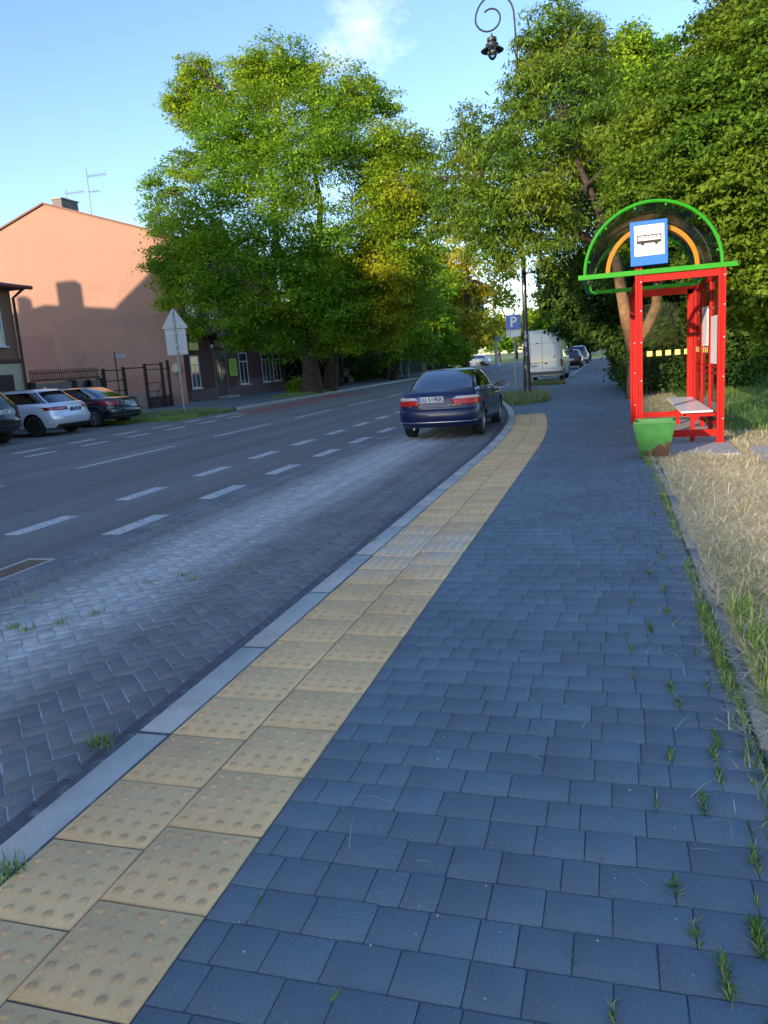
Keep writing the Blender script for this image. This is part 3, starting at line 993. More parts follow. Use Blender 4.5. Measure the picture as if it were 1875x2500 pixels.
# --- corner building with the big orange gable
ob = empty('corner_building', (-29.8, 45, 0), 0, 'tall building with blank orange gable wall and maroon street front', 'building')
wall, roof = gable_house(ob, -37.3, -22.3, 38.0, 51.7, 8.75, 11.2, M_ORANGE)
# children coordinates are world based: shift the root's offset out


def unshift(root):
    for ch in list(root.children):
        ch.location = Vector(ch.location) - Vector(root.location)


mb = MB()
mb.box(-22.32, -22.27, 38.06, 51.66, 0.62, 8.6)
mb.build('street_front', M_MAROON, ob)
mb = MB()
mb.box(-22.32, -22.24, 38.1, 51.6, -0.1, 0.62).box(-22.32, -22.262, 43.9, 51.6, 0.62, 1.0)
mb.build('plinth', M_BASEP, ob)
mb = MB()
mb.box(-22.27, -22.15, 38.0, 51.75, 8.45, 8.62)
mb.build('gutter', M_DARKW, ob)
for yy in (38.12, 51.4):
    mb = MB()
    mb.tube([(-22.22, yy, 8.4), (-22.22, yy, 0.1)], 0.055)
    mb.build('drainpipe', M_DARKW, ob)
for a, b, c, d in ((38.55, 39.5, 0.72, 2.5), (44.45, 45.6, 0.66, 2.62), (47.75, 48.95, 0.66, 2.68), (49.5, 50.7, 0.66, 2.7)):
    street_window(ob, -22.262, a, b, c, d)
for a, b in ((38.7, 39.8), (41.3, 42.5), (44.4, 45.6), (47.8, 49.0), (49.6, 50.8)):
    street_window(ob, -22.262, a, b, 4.6, 6.5)
dr = MB()
dr.box(-22.27, -22.22, 41.35, 42.65, 0.0, 2.75)
dr = dr.build('door', M_DARKW, ob)
mb = MB()
mb.box(-22.22, -22.205, 41.45, 41.95, 0.9, 2.3).box(-22.22, -22.205, 42.05, 42.55, 0.9, 2.3)
mb.build('pane', M_WIN, dr)
mb = MB()
mb.tube([(-22.19, 42.0, 1.0), (-22.19, 42.0, 1.3)], 0.015)
mb.build('handle', M_STEEL, dr)
mb = MB()
mb.box(-22.27, -22.23, 41.2, 41.35, 0, 2.9).box(-22.27, -22.23, 42.65, 42.8, 0, 2.9)
mb.build('door_frame', mat_simple('grey_stone', (0.15, 0.14, 0.14), 0.8), ob)
mb = MB()
mb.box(-22.27, -21.35, 40.3, 43.6, 3.55, 3.68).box(-22.27, -21.4, 40.35, 43.55, 3.47, 3.545)
mb.build('canopy', M_DARKW, ob)
mb = MB()
mb.box(-22.27, -21.5, 41.3, 42.7, -0.1, 0.12)
mb.build('doorstep', M_CONC, ob)
M_YEL = mat_simple('yellow_sign', (0.62, 0.58, 0.06), 0.5, 0.06)
M_LIME = mat_simple('lime_board', (0.30, 0.45, 0.03), 0.5, 0.1, 3)
sg = empty('shop_sign', (-22.2, 38.9, 3.0), 0, 'yellow box sign over the first ground-floor window of the maroon front', 'sign')
mb = MB()
mb.box(-0.05, 0.1, -0.5, 0.5, -0.2, 0.2)
mb.build('panel', M_YEL, sg)
mb = MB()
mb.box(-0.05, 0.09, -0.53, -0.502, -0.22, 0.22).box(-0.05, 0.09, 0.502, 0.53, -0.22, 0.22).box(-0.05, 0.088, -0.505, 0.505, -0.222, -0.202).box(-0.05, 0.088, -0.505, 0.505, 0.202, 0.222)
mb.build('frame', M_DARKW, sg)
lb = empty('notice_board', (-22.2, 43.5, 1.75), 0, 'lime green notice board on maroon wall right of the doorway', 'notice board')
mb = MB()
mb.box(-0.04, 0.03, -0.48, 0.48, -0.52, 0.52)
mb.build('board', M_LIME, lb)
mb = MB()
for k, (w_, z_) in enumerate(((0.6, 0.34), (0.7, 0.2), (0.5, 0.08), (0.66, -0.05), (0.6, -0.18), (0.4, -0.3))):
    mb.box(0.031, 0.035, -w_ / 2, w_ / 2, z_ - 0.025, z_ + 0.012)
mb.build('lines_of_text', mat_simple('lime_text', (0.12, 0.22, 0.03), 0.6), lb)
ds = empty('door_sign', (-22.15, 42.0, 3.15), 0, 'long dull brass name sign over the doorway under the canopy', 'sign')
mb = MB()
mb.box(-0.06, 0.03, -0.62, 0.62, -0.18, 0.18)
mb.build('board', mat_simple('dull_brass', (0.16, 0.13, 0.06), 0.6, 0.2), ds)
gl = empty('wall_lamp', (-22.1, 40.75, 3.0), 0, 'small white globe lamp on the maroon wall left of the doorway', 'lamp')
mb = MB()
mb.lathe((0.08, 0, 0), [(0.0, -0.12), (0.09, -0.08), (0.12, 0), (0.09, 0.08), (0.0, 0.12)], 12)
mb.build('globe', M_WHITE, gl, True)
mb = MB()
mb.box(-0.17, 0.0, -0.02, 0.02, 0.0, 0.03)
mb.build('bracket', M_DARKW, gl)
# chimney and roof antennas
ch = MB()
ch.box(-29.35, -28.75, 38.15, 39.55, 9.8, 11.4)
chm = ch.build('chimney', M_BRICK, roof)
mb = MB()
mb.box(-29.41, -28.69, 38.1, 39.6, 11.403, 11.47)
mb.build('chimney_cap', M_CONC, roof)
unshift(ob)
for ch_ in (roof,):
    pass


def antenna(label, x, y, z0, h, dirs):
    a = empty('roof_antenna', (x, y, z0), 0, label, 'antenna')
    mb = MB()
    mb.tube([(0, 0, 0), (0.02, 0, h)], 0.026, 6)
    mb.build('mast', M_ANT, a)
    for zz, L, n_, sgn in dirs:
        mb = MB()
        mb.tube([(-0.1 * sgn, 0, zz), (L * sgn, 0, zz - 0.05)], 0.016, 5)
        for k in range(n_):
            xx = sgn * L * (k + 0.5) / n_
            mb.tube([(xx, -0.22, zz - 0.02), (xx, 0.22, zz - 0.02)], 0.009, 4)
            mb.tube([(xx, 0, zz - 0.16), (xx, 0, zz + 0.12)], 0.012, 4)
        mb.build('aerial', M_ANT, a)
    return a


antenna('tall roof antenna with two aerials right of the chimney', -27.4, 38.8, 10.2, 2.75, ((2.3, 1.25, 5, 1), (1.5, 0.7, 3, 1)))
antenna('low antenna standing on the chimney of the orange building', -29.1, 39.1, 11.45, 0.65, ((0.42, 1.2, 5, 1),))
mbx = MB()
mbx.lathe((0, 0, 0), [(0.0, -0.02), (0.2, 0.0), (0.28, 0.12), (0.30, 0.2), (0.27, 0.2), (0.18, 0.06), (0.0, 0.03)], 14, 'y')
wb = mbx.build('wall_box', M_CREAM, smooth=True)
wb.location = (-22.75, 37.78, 1.85)
tag(wb, 'cream round cover fixed to the corner of the orange wall', 'meter box')

# --- brown two-storey house at the left edge
bh = empty('brown_house', (-26, 19, 0), 0, 'brown two-storey house with red eaves and cream ground floor at the left edge', 'building')
mb = MB()
mb.box(-31, -21.6, 13.5, 24.9, -0.3, 5.15)
bw = mb.build('wall', M_BROWN, bh)
mb = MB()
mb.box(-21.62, -21.54, 14.0, 24.86, -0.1, 2.35)
mb.box(-31, -21.62, 24.88, 24.93, -0.1, 2.35)
mb.build('ground_floor_cladding', M_CREAM, bh)
mb = MB()
mb.box(-21.6, -21.5, 13.5, 24.9, 2.4, 2.52)
mb.build('string_course', mat_simple('dark_course', (0.12, 0.06, 0.045), 0.8), bh)
mb = MB()
n = 0
rv = [(-31.5, 13.0, 5.2), (-21.1, 13.0, 5.2), (-21.1, 25.35, 5.2), (-31.5, 25.35, 5.2), (-26.3, 17.5, 6.4), (-26.3, 21.0, 6.4)]
mb.v = list(rv) + [(v[0], v[1], v[2] - 0.12) for v in rv[:4]]
mb.f = [(0, 1, 4), (1, 2, 5, 4), (2, 3, 5), (3, 0, 4, 5), (6, 7, 1, 0), (7, 8, 2, 1), (8, 9, 3, 2), (9, 6, 0, 3), (6, 9, 8, 7)]
mb.build('roof', M_ROOF, bh)
mb = MB()
mb.tube([(-21.05, 13.0, 5.13), (-21.05, 25.45, 5.13)], 0.075)
mb.build('gutter', mat_simple('red_gutter', (0.19, 0.05, 0.04), 0.5, 0.1), bh)
mb = MB()
mb.tube([(-21.1, 25.1, 5.1), (-21.42, 24.83, 4.75), (-21.45, 24.83, 0.0)], 0.055)
mb.build('drainpipe', M_DARKW, bh)
street_window(bh, -21.598, 22.9, 24.25, 3.0, 4.55)
street_window(bh, -21.598, 19.6, 21.0, 3.0, 4.55)
mb = MB()
mb.box(-21.54, -21.5, 21.2, 24.3, -0.1, 1.95)
mb.build('gateway_door', M_DARKW, bh)
unshift(bh)

# --- buildings behind the viewer on the far side of the street (they throw the evening shade)


def back_block(label, x0, x1, y0, y1, eave, ridge, wall, chim=(), xr=None, floors=4):
    b = empty('town_house', ((x0 + x1) / 2, (y0 + y1) / 2, 0), 0, label, 'building', 'town houses along the far side of the street')
    w, r = gable_house(b, x0, x1, y0, y1, eave, ridge, wall, xr=xr)
    for cx, cy, w2, h in chim:
        m = MB()
        m.box(cx - w2 / 2, cx + w2 / 2, cy - 0.5, cy + 0.5, eave - 1, h)
        m.build('chimney', M_BRICK, r)
    fh = eave / floors
    k = 0
    for fl in range(floors):
        yy = y0 + 1.5
        while yy < y1 - 2 and k < 60:
            street_window(b, x1, yy, yy + 1.1, fl * fh + 1.0, fl * fh + 2.5, sill=False)
            yy += 2.9
            k += 1
    unshift(b)
    return b


back_block('grey town house with tall front just behind the brown house', -36.3, -22.3, -6, 12.5, 12.2, 17.0, M_GREYB, ((-27, 4, 1.0, 17.0),), xr=-29.0)
bk = back_block('low cream rear house with two chimneys behind the grey one', -46.0, -36.5, 2, 12.2, 12.0, 12.6, M_CREAM, ((-39.9, 11.4, 1.25, 13.95), (-43, 11.4, 0.6, 13.4)), floors=4)
back_block('brown town house in the middle of the row', -34.0, -22.3, -30, -6.2, 15.3, 17.2, M_BROWN, ((-25, -12, 1.0, 17.8),))
back_block('cream town house at the end of the row', -34.0, -22.3, -62, -30.5, 14.6, 17.0, M_CREAM, ((-26, -40, 1.2, 18.5),), floors=5)

# --- yard fence and gate along the street
M_RUST = mat_simple('rusty_steel', (0.030, 0.016, 0.013), 0.75, 0.4, 12)
M_WALLG = mat_simple('concrete_fence_wall', (0.20, 0.165, 0.14), 0.9, 0.15, 3, 0.004, bscale=30, grime=(0.1, 0.08, 0.07))
fn = empty('picket_fence', (-21.6, 25.2, 0), 0, 'low concrete wall topped with rusty pickets between brown house and gate', 'fence')
mb = MB()
mb.box(-0.08, 0.08, 0.1, 4.35, -0.1, 1.55)
mb.build('wall_panel', M_WALLG, fn)
for yy in (0.05, 2.5, 4.4):
    mb = MB()
    mb.box(-0.13, 0.13, yy - 0.12, yy + 0.12, -0.1, 1.62)
    mb.build('post', M_RUST, fn)
mb = MB()
yy = 0.1
while yy < 4.4:
    mb.box(-0.012, 0.012, yy - 0.012, yy + 0.012, 1.58, 2.08)
    yy += 0.12
mb.box(-0.018, 0.018, 0.1, 4.4, 1.66, 1.70).box(-0.018, 0.018, 0.1, 4.4, 1.93, 1.96)
mb.build('pickets', M_RUST, fn)
gt = empty('yard_gate', (-21.55, 29.75, 0), 0, 'rusty open steel gate frames in front of the orange wall', 'gate')
for yy, h in ((0.05, 2.0), (1.55, 2.05), (3.3, 2.15), (4.75, 2.2), (5.35, 2.3)):
    mb = MB()
    mb.box(-0.05, 0.05, yy - 0.07, yy + 0.07, -0.1, h)
    mb.build('post', M_RUST, gt)
mb = MB()
for zz in (0.55, 1.0, 1.45, 1.92):
    mb.box(-0.02, 0.02, 0.1, 1.5, zz - 0.02, zz + 0.02)
mb.box(-0.02, 0.02, 3.35, 4.7, 2.08, 2.12).box(-0.02, 0.02, 3.35, 5.3, 1.85, 1.89).box(-0.02, 0.02, 3.35, 4.7, 1.2, 1.24).box(-0.02, 0.02, 1.6, 3.25, 1.95, 2.0)
mb.box(-0.02, 0.02, 3.35, 4.7, 0.8, 0.83)
mb.bar((0, 4.7, 1.25), (0, 3.9, 0.4), 0.03)
mb.build('rails', M_RUST, gt)
mb = MB()
mb.box(-0.03, 0.0, 3.35, 5.3, 0.0, 0.55)
mb.build('lower_panel', M_DARKW, gt)
yw = MB()
yw.box(-30, -23.4, 37.2, 37.4, -0.3, 0.7)
tag(yw.build('yard_wall', M_WALLG), 'low concrete wall in the yard at foot of orange gable', 'wall')
# small white arm sign behind the gate
ss = empty('street_name_sign', (-21.9, 31.3, 0), 0, 'small white name plate on thin dark post above the gate', 'sign')
mb = MB()
mb.tube([(0, 0, -0.1), (0, 0, 2.75)], 0.03, 8)
mb.build('post', M_DARKW, ss)
mb = MB()
mb.box(-0.012, 0.012, 0.03, 0.85, 2.5, 2.66)
mb.build('plate', M_WHITE, ss)
# tyre hung on the fence
ty = MB()
prof = []
for k in range(13):
    a = 2 * math.pi * k / 12
    prof.append((0.19 + 0.06 * math.cos(a), 0.06 * math.sin(a)))
ty.lathe((0, 0, 0), prof, 20, 'x')
o = ty.build('hung_tyre', mat_simple('tyre_rubber', (0.015, 0.015, 0.016), 0.85, 0.3, 10), smooth=True)
o.location = (-21.42, 28.5, 1.35)
tag(o, 'black round tyre hung on the concrete fence panel above the parked cars', 'tyre')

# --- mesh fences and walls further along the left pavement
M_GREENF = mat_simple('green_fence_paint', (0.03, 0.06, 0.045), 0.6, 0.2)
gf = empty('mesh_fence', (-19.2, 66, 0), 0, 'dark green mesh fence under the trees beyond the two walkers', 'fence')
mb = MB()
yy = 0
while yy < 28:
    mb.box(-0.008, 0.008, yy, yy + 0.02, 0.05, 1.6)
    yy += 0.14
mb.box(-0.012, 0.012, 0, 28, 1.58, 1.62).box(-0.012, 0.012, 0, 28, 0.1, 0.13).box(-0.012, 0.012, 0, 28, 0.85, 0.88)
mb.build('mesh', M_GREENF, gf)
for k in range(8):
    mb = MB()
    mb.box(-0.04, 0.04, k * 4 - 0.04, k * 4 + 0.04, -0.1, 1.75)
    mb.build('post', M_GREENF, gf)
gp = MB()
gp.box(-18.4, -18.0, 63.2, 63.6, -0.1, 1.9).box(-18.46, -17.94, 63.14, 63.66, 1.9, 2.0)
tag(gp.build('gate_pillar', mat_simple('pale_pillar', (0.33, 0.30, 0.27), 0.9, 0.2)), 'pale stone gate pillar left of the two walkers under the trees', 'pillar')

# ================================================================ VEHICLES
def paint(name, col, metal=0.3, rough=0.35):
    t = NT(name)
    t.base(col)
    t.b.inputs['Metallic'].default_value = metal
    t.rough(rough)
    t.b.inputs['Coat Weight'].default_value = 0.9
    t.b.inputs['Coat Roughness'].default_value = 0.04
    f = t.noise(4, 6, 0.7)
    c = t.mix(t.math('MULTIPLY', t.ramp(f, [(0.45, (0, 0, 0)), (0.8, (1, 1, 1))]), 0.03), col, (0.2, 0.19, 0.17))
    t.base(c)
    return t.m


M_TYRE = mat_simple('tyre_rubber', (0.015, 0.015, 0.016), 0.85, 0.3, 10)
M_RIM = mat_simple('alloy_rim', (0.42, 0.43, 0.45), 0.35, 0.1, 6, metal=0.8)
M_RIMD = mat_simple('dark_rim', (0.05, 0.05, 0.055), 0.35, 0.1, 6, metal=0.6)
M_BLK = mat_simple('black_plastic', (0.018, 0.018, 0.02), 0.55, 0.2, 8)
M_SEAT = mat_simple('seat_cloth', (0.05, 0.055, 0.07), 0.85, 0.2, 10)
M_CARGL = mat_glass('car_glass', (0.62, 0.72, 0.80), 0.25)
M_CARGLD = mat_glass('dark_car_glass', (0.10, 0.12, 0.14), 0.10)
M_REDL = mat_simple('red_lens', (0.55, 0.008, 0.006), 0.3, 0.1, 20, coat=0.25)
M_REDD = mat_simple('dark_red_lens', (0.28, 0.012, 0.015), 0.15, 0.1, 20, coat=1.0)
M_CLRL = mat_simple('clear_lens', (0.62, 0.52, 0.46), 0.15, 0.1, 20, coat=1.0)
M_PLATE = mat_simple('plate_white', (0.68, 0.70, 0.72), 0.4, 0.03)
M_PLBLUE = mat_simple('plate_blue', (0.02, 0.08, 0.38), 0.4, 0.03)
M_INK = mat_simple('black_ink', (0.01, 0.01, 0.012), 0.5, 0.05)
M_CHROME = mat_simple('chrome', (0.6, 0.6, 0.6), 0.12, 0.05, 5, metal=1.0)


class Car:
    """body = stack of plan outlines (levels) from sill to roof"""

    def __init__(s, levels, n=4.6, N=72, gl=(10, 13), rear_half=51, side=(-35, 38), ng=4.0, front_half=49):
        s.L = levels
        s.n = n
        s.ng = ng
        s.N = N
        s.gl = gl
        s.rear_half, s.side, s.front_half = rear_half, side, front_half

    def ab(s, v):
        k = min(max((v - s.gl[0] + 1), 0), 1)
        if s.n > 8:
            return 9.0, 16.0
        return 3.5, 12.0 * (1 - k) + 8.0 * k

    def expn(s, v):
        k = min(max((v - s.gl[0] + 1), 0), 1)
        return s.n * (1 - k) + s.ng * k

    def lev(s, v):
        i = int(min(max(math.floor(v), 0), len(s.L) - 2))
        f = v - i
        return [a * (1 - f) + b * f for a, b in zip(s.L[i], s.L[i + 1])]

    def pt(s, t, v):
        zr, zf, yr, yf, w = s.lev(v)
        ea, eb = s.ab(v)
        c, sn = math.cos(t), math.sin(t)
        x = w * math.copysign(abs(c) ** (2 / ea), c)
        y = (yr + yf) / 2 + (yf - yr) / 2 * math.copysign(abs(sn) ** (2 / eb), sn)
        q = min(1.0, max(0.0, (y - yr) / max(1e-6, (yf - yr))))
        return Vector((x, y, zr + (zf - zr) * q ** 2.5))

    def nrm(s, t, v):
        a = s.pt(t + 0.02, v) - s.pt(t - 0.02, v)
        b = s.pt(t, min(v + 0.1, len(s.L) - 1.001)) - s.pt(t, max(v - 0.1, 0))
        n = a.cross(b)
        return n.normalized() if n.length > 1e-9 else Vector((0, -1, 0))

    def zone(s, tdeg):
        t = (tdeg + 180) % 360 - 180
        if abs(t + 90) < s.rear_half:
            return 'rear'
        if abs(t - 90) < s.front_half:
            return 'front'
        tt = t if abs(t) <= 90 else (180 - t if t > 0 else -180 - t)
        if s.side[0] < tt < s.side[1]:
            return 'side'
        return None

    def build(s, root, mpaint, glass, wheels, wr=0.33, rear_glass=True, lower=None, side_glass=True, split=True, rim=None, ww=0.2, gl_top=None):
        N = s.N
        V, F, MI = [], [], []
        nl = len(s.L)
        for v in range(nl):
            for k in range(N):
                V.append(s.pt(2 * math.pi * (k + 0.5) / N, v))
        zones = {1: [], 2: [], 3: []}
        for v in range(nl - 1):
            for k in range(N):
                k2 = (k + 1) % N
                f = (v * N + k, v * N + k2, (v + 1) * N + k2, (v + 1) * N + k)
                F.append(f)
                mi = 0
                td = math.degrees(2 * math.pi * (k + 1.0) / N)
                if s.gl[0] <= v < s.gl[1]:
                    z = s.zone(td)
                    if z == 'rear' and rear_glass:
                        mi = 1
                    elif z == 'front':
                        mi = 2
                    elif z == 'side' and side_glass and v < (gl_top or s.gl[1]):
                        mi = 3
                if lower and v < lower:
                    mi = 4
                MI.append(mi)
        F.append(tuple(range(N))[::-1])
        MI.append(4)
        F.append(tuple((nl - 1) * N + k for k in range(N)))
        MI.append(0)
        tmp = mesh_obj('tmp', V, F, None, None, True, mats=[mpaint, glass, glass, glass, M_BLK, M_BLK], midx=MI)
        cut = MB()
        for wy in wheels:
            for sx in (-1, 1):
                cut.lathe((sx * (s.L[4][4] - 0.26), wy, wr), [(0.0, -0.26 * 0 - 0.001), (wr + 0.055, 0.0), (wr + 0.055, sx * 0.5), (0.0, sx * 0.5)], 28, 'x')
        co = cut.build('tmpcut', M_BLK)
        for m_ in (mpaint, glass, glass, glass, M_BLK):
            pass
        md = tmp.modifiers.new('b', 'BOOLEAN')
        md.operation = 'DIFFERENCE'
        md.object = co
        md.solver = 'EXACT'
        try:
            md.material_mode = 'TRANSFER'
        except Exception:
            pass
        bpy.context.view_layer.update()
        dg = bpy.context.evaluated_depsgraph_get()
        me = bpy.data.meshes.new_from_object(tmp.evaluated_get(dg))
        bpy.data.objects.remove(tmp)
        bpy.data.objects.remove(co)
        me.name = 'body'
        # pull the glass faces out into their own meshes
        names = {1: 'rear_window', 2: 'windscreen', 3: 'side_window'}
        vs = [tuple(v.co) for v in me.vertices]
        groups = {0: [], 1: [], 2: [], 3: [], 33: []}
        mslots = [m.name if m else '' for m in me.materials]
        body_f, body_m, body_s = [], [], []
        for p in me.polygons:
            mi = p.material_index
            if mi in (1, 2):
                groups[mi].append(tuple(p.vertices))
            elif mi == 3:
                xm = sum(vs[i][0] for i in p.vertices)
                groups[3 if xm > 0 else 33].append(tuple(p.vertices))
            else:
                body_f.append(tuple(p.vertices))
                nm = mslots[mi] if mi < len(mslots) else ''
                body_m.append(0 if nm == mpaint.name else 1)

        def sub(fs):
            ids = sorted({i for f in fs for i in f})
            mp = {i: k for k, i in enumerate(ids)}
            return [vs[i] for i in ids], [tuple(mp[i] for i in f) for f in fs]
        bv, bf = sub(body_f)
        body = mesh_obj('body', bv, bf, None, root, True, mats=[mpaint, M_BLK], midx=body_m)
        es = body.modifiers.new('edges', 'EDGE_SPLIT')
        es.split_angle = R(38)
        out = {'body': body}
        for g, nm in ((1, 'rear_window'), (2, 'windscreen'), (3, 'side_window'), (33, 'side_window')):
            if groups[g]:
                gv, gf_ = sub(groups[g])
                out[(nm, g)] = mesh_obj(nm, gv, gf_, glass, root, True)
        # interior
        W = s.L[s.gl[0]][4]
        zb = s.L[s.gl[0]][0]
        yr, yf = s.L[s.gl[0]][2], s.L[s.gl[0]][3]
        it = MB()
        for sx in (-1, 1):
            yy = yr + (yf - yr) * 0.55
            it.box(sx * 0.36 - 0.23, sx * 0.36 + 0.23, yy, yy + 0.12, zb - 0.45, zb + 0.14)
            it.box(sx * 0.36 - 0.12, sx * 0.36 + 0.12, yy, yy + 0.09, zb + 0.17, zb + 0.33)
        it.box(-W * 0.85, W * 0.85, yr + 0.5, yr + 0.62, zb - 0.4, zb + 0.06)
        it.box(-W * 0.9, W * 0.9, yr + 0.1, yf - 0.2, zb - 0.46, zb - 0.42)
        it.build('seats', M_SEAT, root, bevel=0.03)
        # wheels
        for wy in wheels:
            for sx in (-1, 1):
                make_wheel(root, (sx * (s.L[4][4] - 0.035), wy, wr), wr, sx, rim or M_RIM, ww)
        return out

    def t_of(s, x, v):
        w = s.lev(v)[4]
        c = min(1.0, abs(x) / w) ** (s.ab(v)[0] / 2.0)
        a = math.acos(min(1.0, c))
        return -a if x >= 0 else -(math.pi - a)

    def v_of(s, z):
        for i in range(len(s.L) - 1):
            if s.L[i][0] <= z <= s.L[i + 1][0] and s.L[i + 1][0] > s.L[i][0]:
                return i + (z - s.L[i][0]) / (s.L[i + 1][0] - s.L[i][0])
        return 0

    def rear_patch(s, name, root, mat, x0, x1, z0, z1, off=0.012, nu=10, nv=6, thick=True):
        fx0 = x0 if callable(x0) else (lambda z: x0)
        fx1 = x1 if callable(x1) else (lambda z: x1)
        V, F = [], []
        for j in range(nv + 1):
            z = z0 + (z1 - z0) * j / nv
            v = s.v_of(z)
            for i in range(nu + 1):
                x = fx0(z) + (fx1(z) - fx0(z)) * i / nu
                t = s.t_of(x, v)
                V.append(s.pt(t, v) + s.nrm(t, v) * off)
        for j in range(nv):
            for i in range(nu):
                a = j * (nu + 1) + i
                F.append((a, a + 1, a + nu + 2, a + nu + 1))
        o = mesh_obj(name, V, F, mat, root, True)
        sd = o.modifiers.new('solid', 'SOLIDIFY')
        sd.thickness = off * 1.3
        sd.offset = -1
        return o

    def side_strip(s, name, root, mat, side, y0, y1, z0, z1, off=0.008, nu=14, nv=1):
        V, F = [], []
        for j in range(nv + 1):
            z = z0 + (z1 - z0) * j / nv
            v = s.v_of(z)
            zr, zf, yr, yf, w = s.lev(v)
            for i in range(nu + 1):
                y = y0 + (y1 - y0) * i / nu
                sy = (y - (yr + yf) / 2) / ((yf - yr) / 2)
                sn = abs(sy) ** (s.ab(v)[1] / 2)
                t = math.asin(min(1, sn)) * (1 if sy >= 0 else -1)
                if side < 0:
                    t = math.pi - t
                p = s.pt(t, v) + s.nrm(t, v) * off
                V.append((p.x, p.y, z))
        for j in range(nv):
            for i in range(nu):
                a = j * (nu + 1) + i
                F.append((a, a + 1, a + nu + 2, a + nu + 1))
        o = mesh_obj(name, V, F, mat, root, True)
        sd = o.modifiers.new('solid', 'SOLIDIFY')
        sd.thickness = off * 1.4
        sd.offset = 0
        return o


def make_wheel(root, c, r, sx, rim, ww=0.2):
    mb = MB()
    w = ww * sx
    mb.lathe(c, [(r * 0.62, -w), (r * 0.9, -w), (r * 0.985, -w * 0.85), (r, -w * 0.5), (r * 0.985, -w * 0.12), (r * 0.93, 0.0), (r * 0.66, 0.0), (r * 0.62, -w * 0.15)], 30, 'x')
    wh = mb.build('wheel', M_TYRE, root, True)
    m2 = MB()
    m2.lathe(c, [(r * 0.62, -w * 0.9), (r * 0.63, -w * 0.05), (r * 0.66, 0.004 * sx), (r * 0.60, 0.004 * sx), (r * 0.56, -w * 0.25), (r * 0.1, -w * 0.4), (0.0, -w * 0.4)], 30, 'x')
    for k in range(7):
        a = 2 * math.pi * k / 7
        p = Vector(c) + Vector((-w * 0.12, math.cos(a) * r * 0.1, math.sin(a) * r * 0.1))
        q = Vector(c) + Vector((-w * 0.08, math.cos(a) * r * 0.6, math.sin(a) * r * 0.6))
        m2.bar(p, q, 0.045, 0.03)
    m2.lathe(Vector(c) + Vector((-w * 0.15, 0, 0)), [(0.055, 0), (0.055, 0.03 * sx), (0.0, 0.035 * sx)], 12, 'x')
    m2.build('rim', rim, wh)
    return wh


def plate(root, car, x, z, text, w=0.52, h=0.114, back=None, txt=None, yoff=0.03, rz=0):
    v = car.v_of(z)
    t = car.t_of(max(abs(x), 0.01), v)
    y = min(car.pt(car.t_of(0.26, car.v_of(z - 0.05)), car.v_of(z - 0.05)).y, car.pt(car.t_of(0.26, car.v_of(z + 0.05)), car.v_of(z + 0.05)).y, car.pt(car.t_of(0.02, v), v).y) - 0.012
    mb = MB()
    mb.box(x - w / 2, x + w / 2, y - 0.008, y, z - h / 2, z + h / 2)
    pl = mb.build('number_plate', back or M_PLATE, root)
    mb = MB()
    mb.box(x - w / 2 + 0.003, x - w / 2 + 0.042, y - 0.011, y - 0.008, z - h / 2 + 0.003, z + h / 2 - 0.003)
    mb.build('country_band', M_PLBLUE, pl)
    if text:
        text_obj('characters', text, h * 0.98, txt or M_INK, pl, (x + 0.018, y - 0.0095, z - 0.002), (R(90), 0, 0), 0.001, 0.0022)
    return pl


def mirror_part(root, mat, x, y, z, sx):
    mb = MB()
    mb.lathe((0, 0, 0), [(0.0, -0.05), (0.07, -0.04), (0.095, -0.01), (0.09, 0.03), (0.05, 0.07), (0.0, 0.085)], 14, 'y')
    mb.v = [(v[0] * 1.15 + x + sx * 0.12, v[1] + y, v[2] * 0.72 + z) for v in mb.v]
    o = mb.build('door_mirror', mat, root, True)
    m2 = MB()
    m2.obox((x + sx * 0.13, y - 0.052, z), (1, 0, 0), (0, 1, 0), (0, 0, 1), 0.085, 0.003, 0.048)
    m2.build('mirror_glass', M_RIMD, o)
    m3 = MB()
    m3.bar((x - sx * 0.04, y + 0.02, z - 0.03), (x + sx * 0.07, y, z - 0.02), 0.05, 0.03)
    m3.build('stalk', M_BLK, o)


# ---------------------------------------------------------------- blue saloon in the bay
P_BLUE = paint('navy_paint', (0.0015, 0.007, 0.060), 0.0, 0.4)
SALOON = [
    (0.235, 0.22, 0.30, 4.25, 0.72),
    (0.25, 0.22, 0.14, 4.36, 0.80),
    (0.335, 0.34, 0.045, 4.44, 0.838),
    (0.43, 0.44, 0.005, 4.49, 0.852),
    (0.545, 0.55, 0.0, 4.50, 0.856),
    (0.60, 0.60, 0.025, 4.48, 0.856),
    (0.625, 0.63, 0.085, 4.42, 0.854),
    (0.80, 0.70, 0.115, 4.30, 0.848),
    (0.90, 0.76, 0.15, 4.20, 0.832),
    (0.955, 0.80, 0.22, 4.0, 0.80),
    (0.995, 0.93, 0.62, 3.35, 0.735),
    (1.14, 1.08, 0.90, 3.08, 0.690),
    (1.27, 1.22, 1.18, 2.80, 0.630),
    (1.345, 1.32, 1.42, 2.58, 0.570),
    (1.375, 1.365, 1.62, 2.38, 0.46),
    (1.385, 1.38, 1.85, 2.15, 0.25),
]
car = empty('parked_saloon', (-3.29, 14.7, -0.10), R(0.5), 'dark blue four-door saloon parked in the brick bay, seen from behind', 'car')
SALOON = [tuple(q * 0.972 for q in l) for l in SALOON]
C1 = Car(SALOON)
C1.build(car, P_BLUE, M_CARGL, (0.92, 3.52), 0.305, rim=M_RIM)
